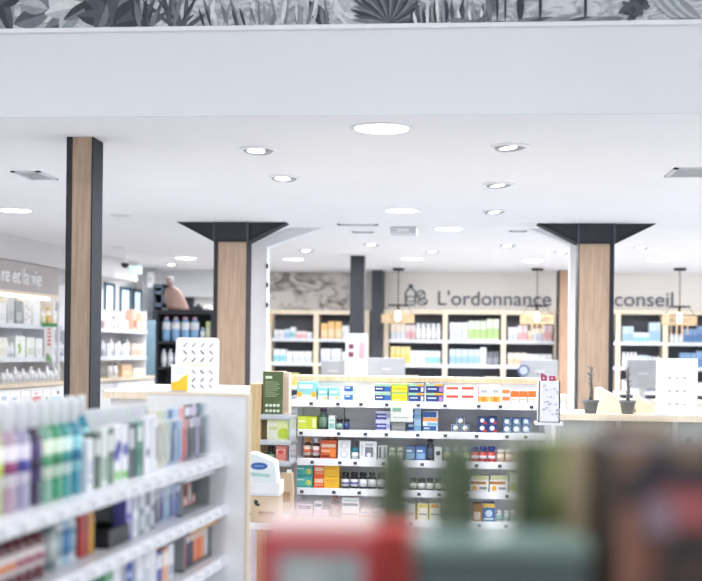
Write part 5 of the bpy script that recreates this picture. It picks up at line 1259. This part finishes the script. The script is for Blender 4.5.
def fbottle(px, wpx, yt, yb, d, lab, cap='4a5c40', c='44563a', zbase=ZT):
    a = P(px, yt, d); w = wpx * d / F; h = a.z - zbase
    r_ = w / 2
    o = MB().lathe([(0, 0), (r_ * .95, 0), (r_, .004), (r_, h * .62), (r_ * .93, h * .7), (0, h * .7)], M(c, .35, var=.1), 20).build('spray_bottle', None, (a.x, a.y, zbase))
    MB().lathe([(r_ * .93, h * .7), (r_ * .9, h * .72), (r_ * .86, h * .93), (r_ * .6, h), (0, h)], M(cap, .4), 18).build('cap', o)
    MB().lathe([(r_ * 1.005, h * .12), (r_ * 1.02, h * .12), (r_ * 1.02, h * .38), (r_ * 1.005, h * .38)], M('b9423f', .5), 20).build('red_band', o)
    return tag(o, lab, 'bottle')
fbottle(395.5, 42, 447, 530, 1.04, 'blurred slim dark green bottle, left of the two in front of the gondola')
fbottle(456.5, 48, 443, 530, .97, 'blurred slim dark green bottle, right of the two in front of the gondola')
fbox(517, 606, 440, .99, .06, '848a5e', 'herbal_box', 'blurred olive box with dark green side and tan panel', 'box', (('front_print', [(0, .3, 0, 1, '55694a'), (.3, .56, .3, 1, '9ba771'), (.56, 1, .1, 1, 'dcc8a6'), (.36, .52, .75, .92, 'b9bc80'), (.36, .85, .45, .6, 'ddd09c'), (.3, .56, .62, .72, '78834f')]),))
fbox(620, 772, 446, .86, .12, '3a2a2c', 'patterned_box', 'blurred black and dark red patterned box at the lower right corner', 'box', (('front_print', [(0, .22, .9, 1, '8a6a54'), (.12, .7, .84, .96, '2a2836'), (.35, .6, .93, 1, '7d6650'), (.26, 1, .68, .84, '98484a'), (.16, .36, .66, .8, '8b7687'), (.4, .52, .72, .8, 'b0666a'), (.0, .12, .3, .76, '8d5f50'), (.12, .3, .3, .66, '54332a'), (.3, 1, .3, .62, '211d22'), (.14, .2, .5, .62, '7d4f3c'), (.44, .52, .48, .54, '6a4334')]),))
o, _ = fbox(604, 672, 424, 1.03, .03, '9a7d5c', 'tan_box', 'blurred tan box behind the black and red patterned box', 'box', (('front_print', [(.1, .9, .55, .95, 'b5976e'), (.05, .3, .6, 1, '7d5f4c')]),))

# ------------------------------------------------------------------ light: daylight from the open shop front and the ceiling lamps, plus added fill lamps
w = bpy.data.worlds.new('world'); S.world = w; w.use_nodes = True
bg = w.node_tree.nodes['Background']; bg.inputs['Color'].default_value = (.97, .985, 1.0, 1); bg.inputs['Strength'].default_value = .84
def lamp(name, loc, energy, size, parent=None, rx=0.0):
    l = bpy.data.lights.new(name, 'AREA'); l.shape = 'DISK'; l.size = size; l.energy = energy; l.color = (.96, .98, 1)
    o = bpy.data.objects.new(name, l); COL.objects.link(o); o.location = loc; o.rotation_euler.x = rx
    return o
# each visible downlight and spotlight carries a lamp; the others are fill lamps added outside the frame
for z0, (x, y, z), e, sz in LIGHTS: lamp('ceiling_or_fill_lamp', (x, y, z - .012), e * LK, sz)
for x, y in ((-5.2, 7.6), (3.6, 6.6), (5.4, 6.6), (4.6, 9.0), (6.2, 9.0), (6.2, 12.5), (6.2, 15.5), (-4.4, 6.2)):  # added fill lamps at ceiling height, out of view, to brighten the room
    lamp('ceiling_or_fill_lamp', (x, y, 2.588), 84 * LK, .24)
for x in (-3, -.6, 1.6):  # unseen fill lamps added up front to light the foreground and bulkhead
    for y in (.8, 3.2): lamp('ceiling_or_fill_lamp', (x, y, 3.588), 25 * LK, .3)

S.view_settings.view_transform = 'Standard'
S.view_settings.look = 'None'
S.view_settings.exposure = 0.44
S.view_settings.gamma = 1.0
S.view_settings.use_curve_mapping = False
try:
    S.cycles.use_denoising = True
    S.cycles.max_bounces = 8; S.cycles.diffuse_bounces = 6
    S.cycles.sample_clamp_indirect = 4
    S.cycles.caustics_reflective = False; S.cycles.caustics_refractive = False
except Exception:
    pass
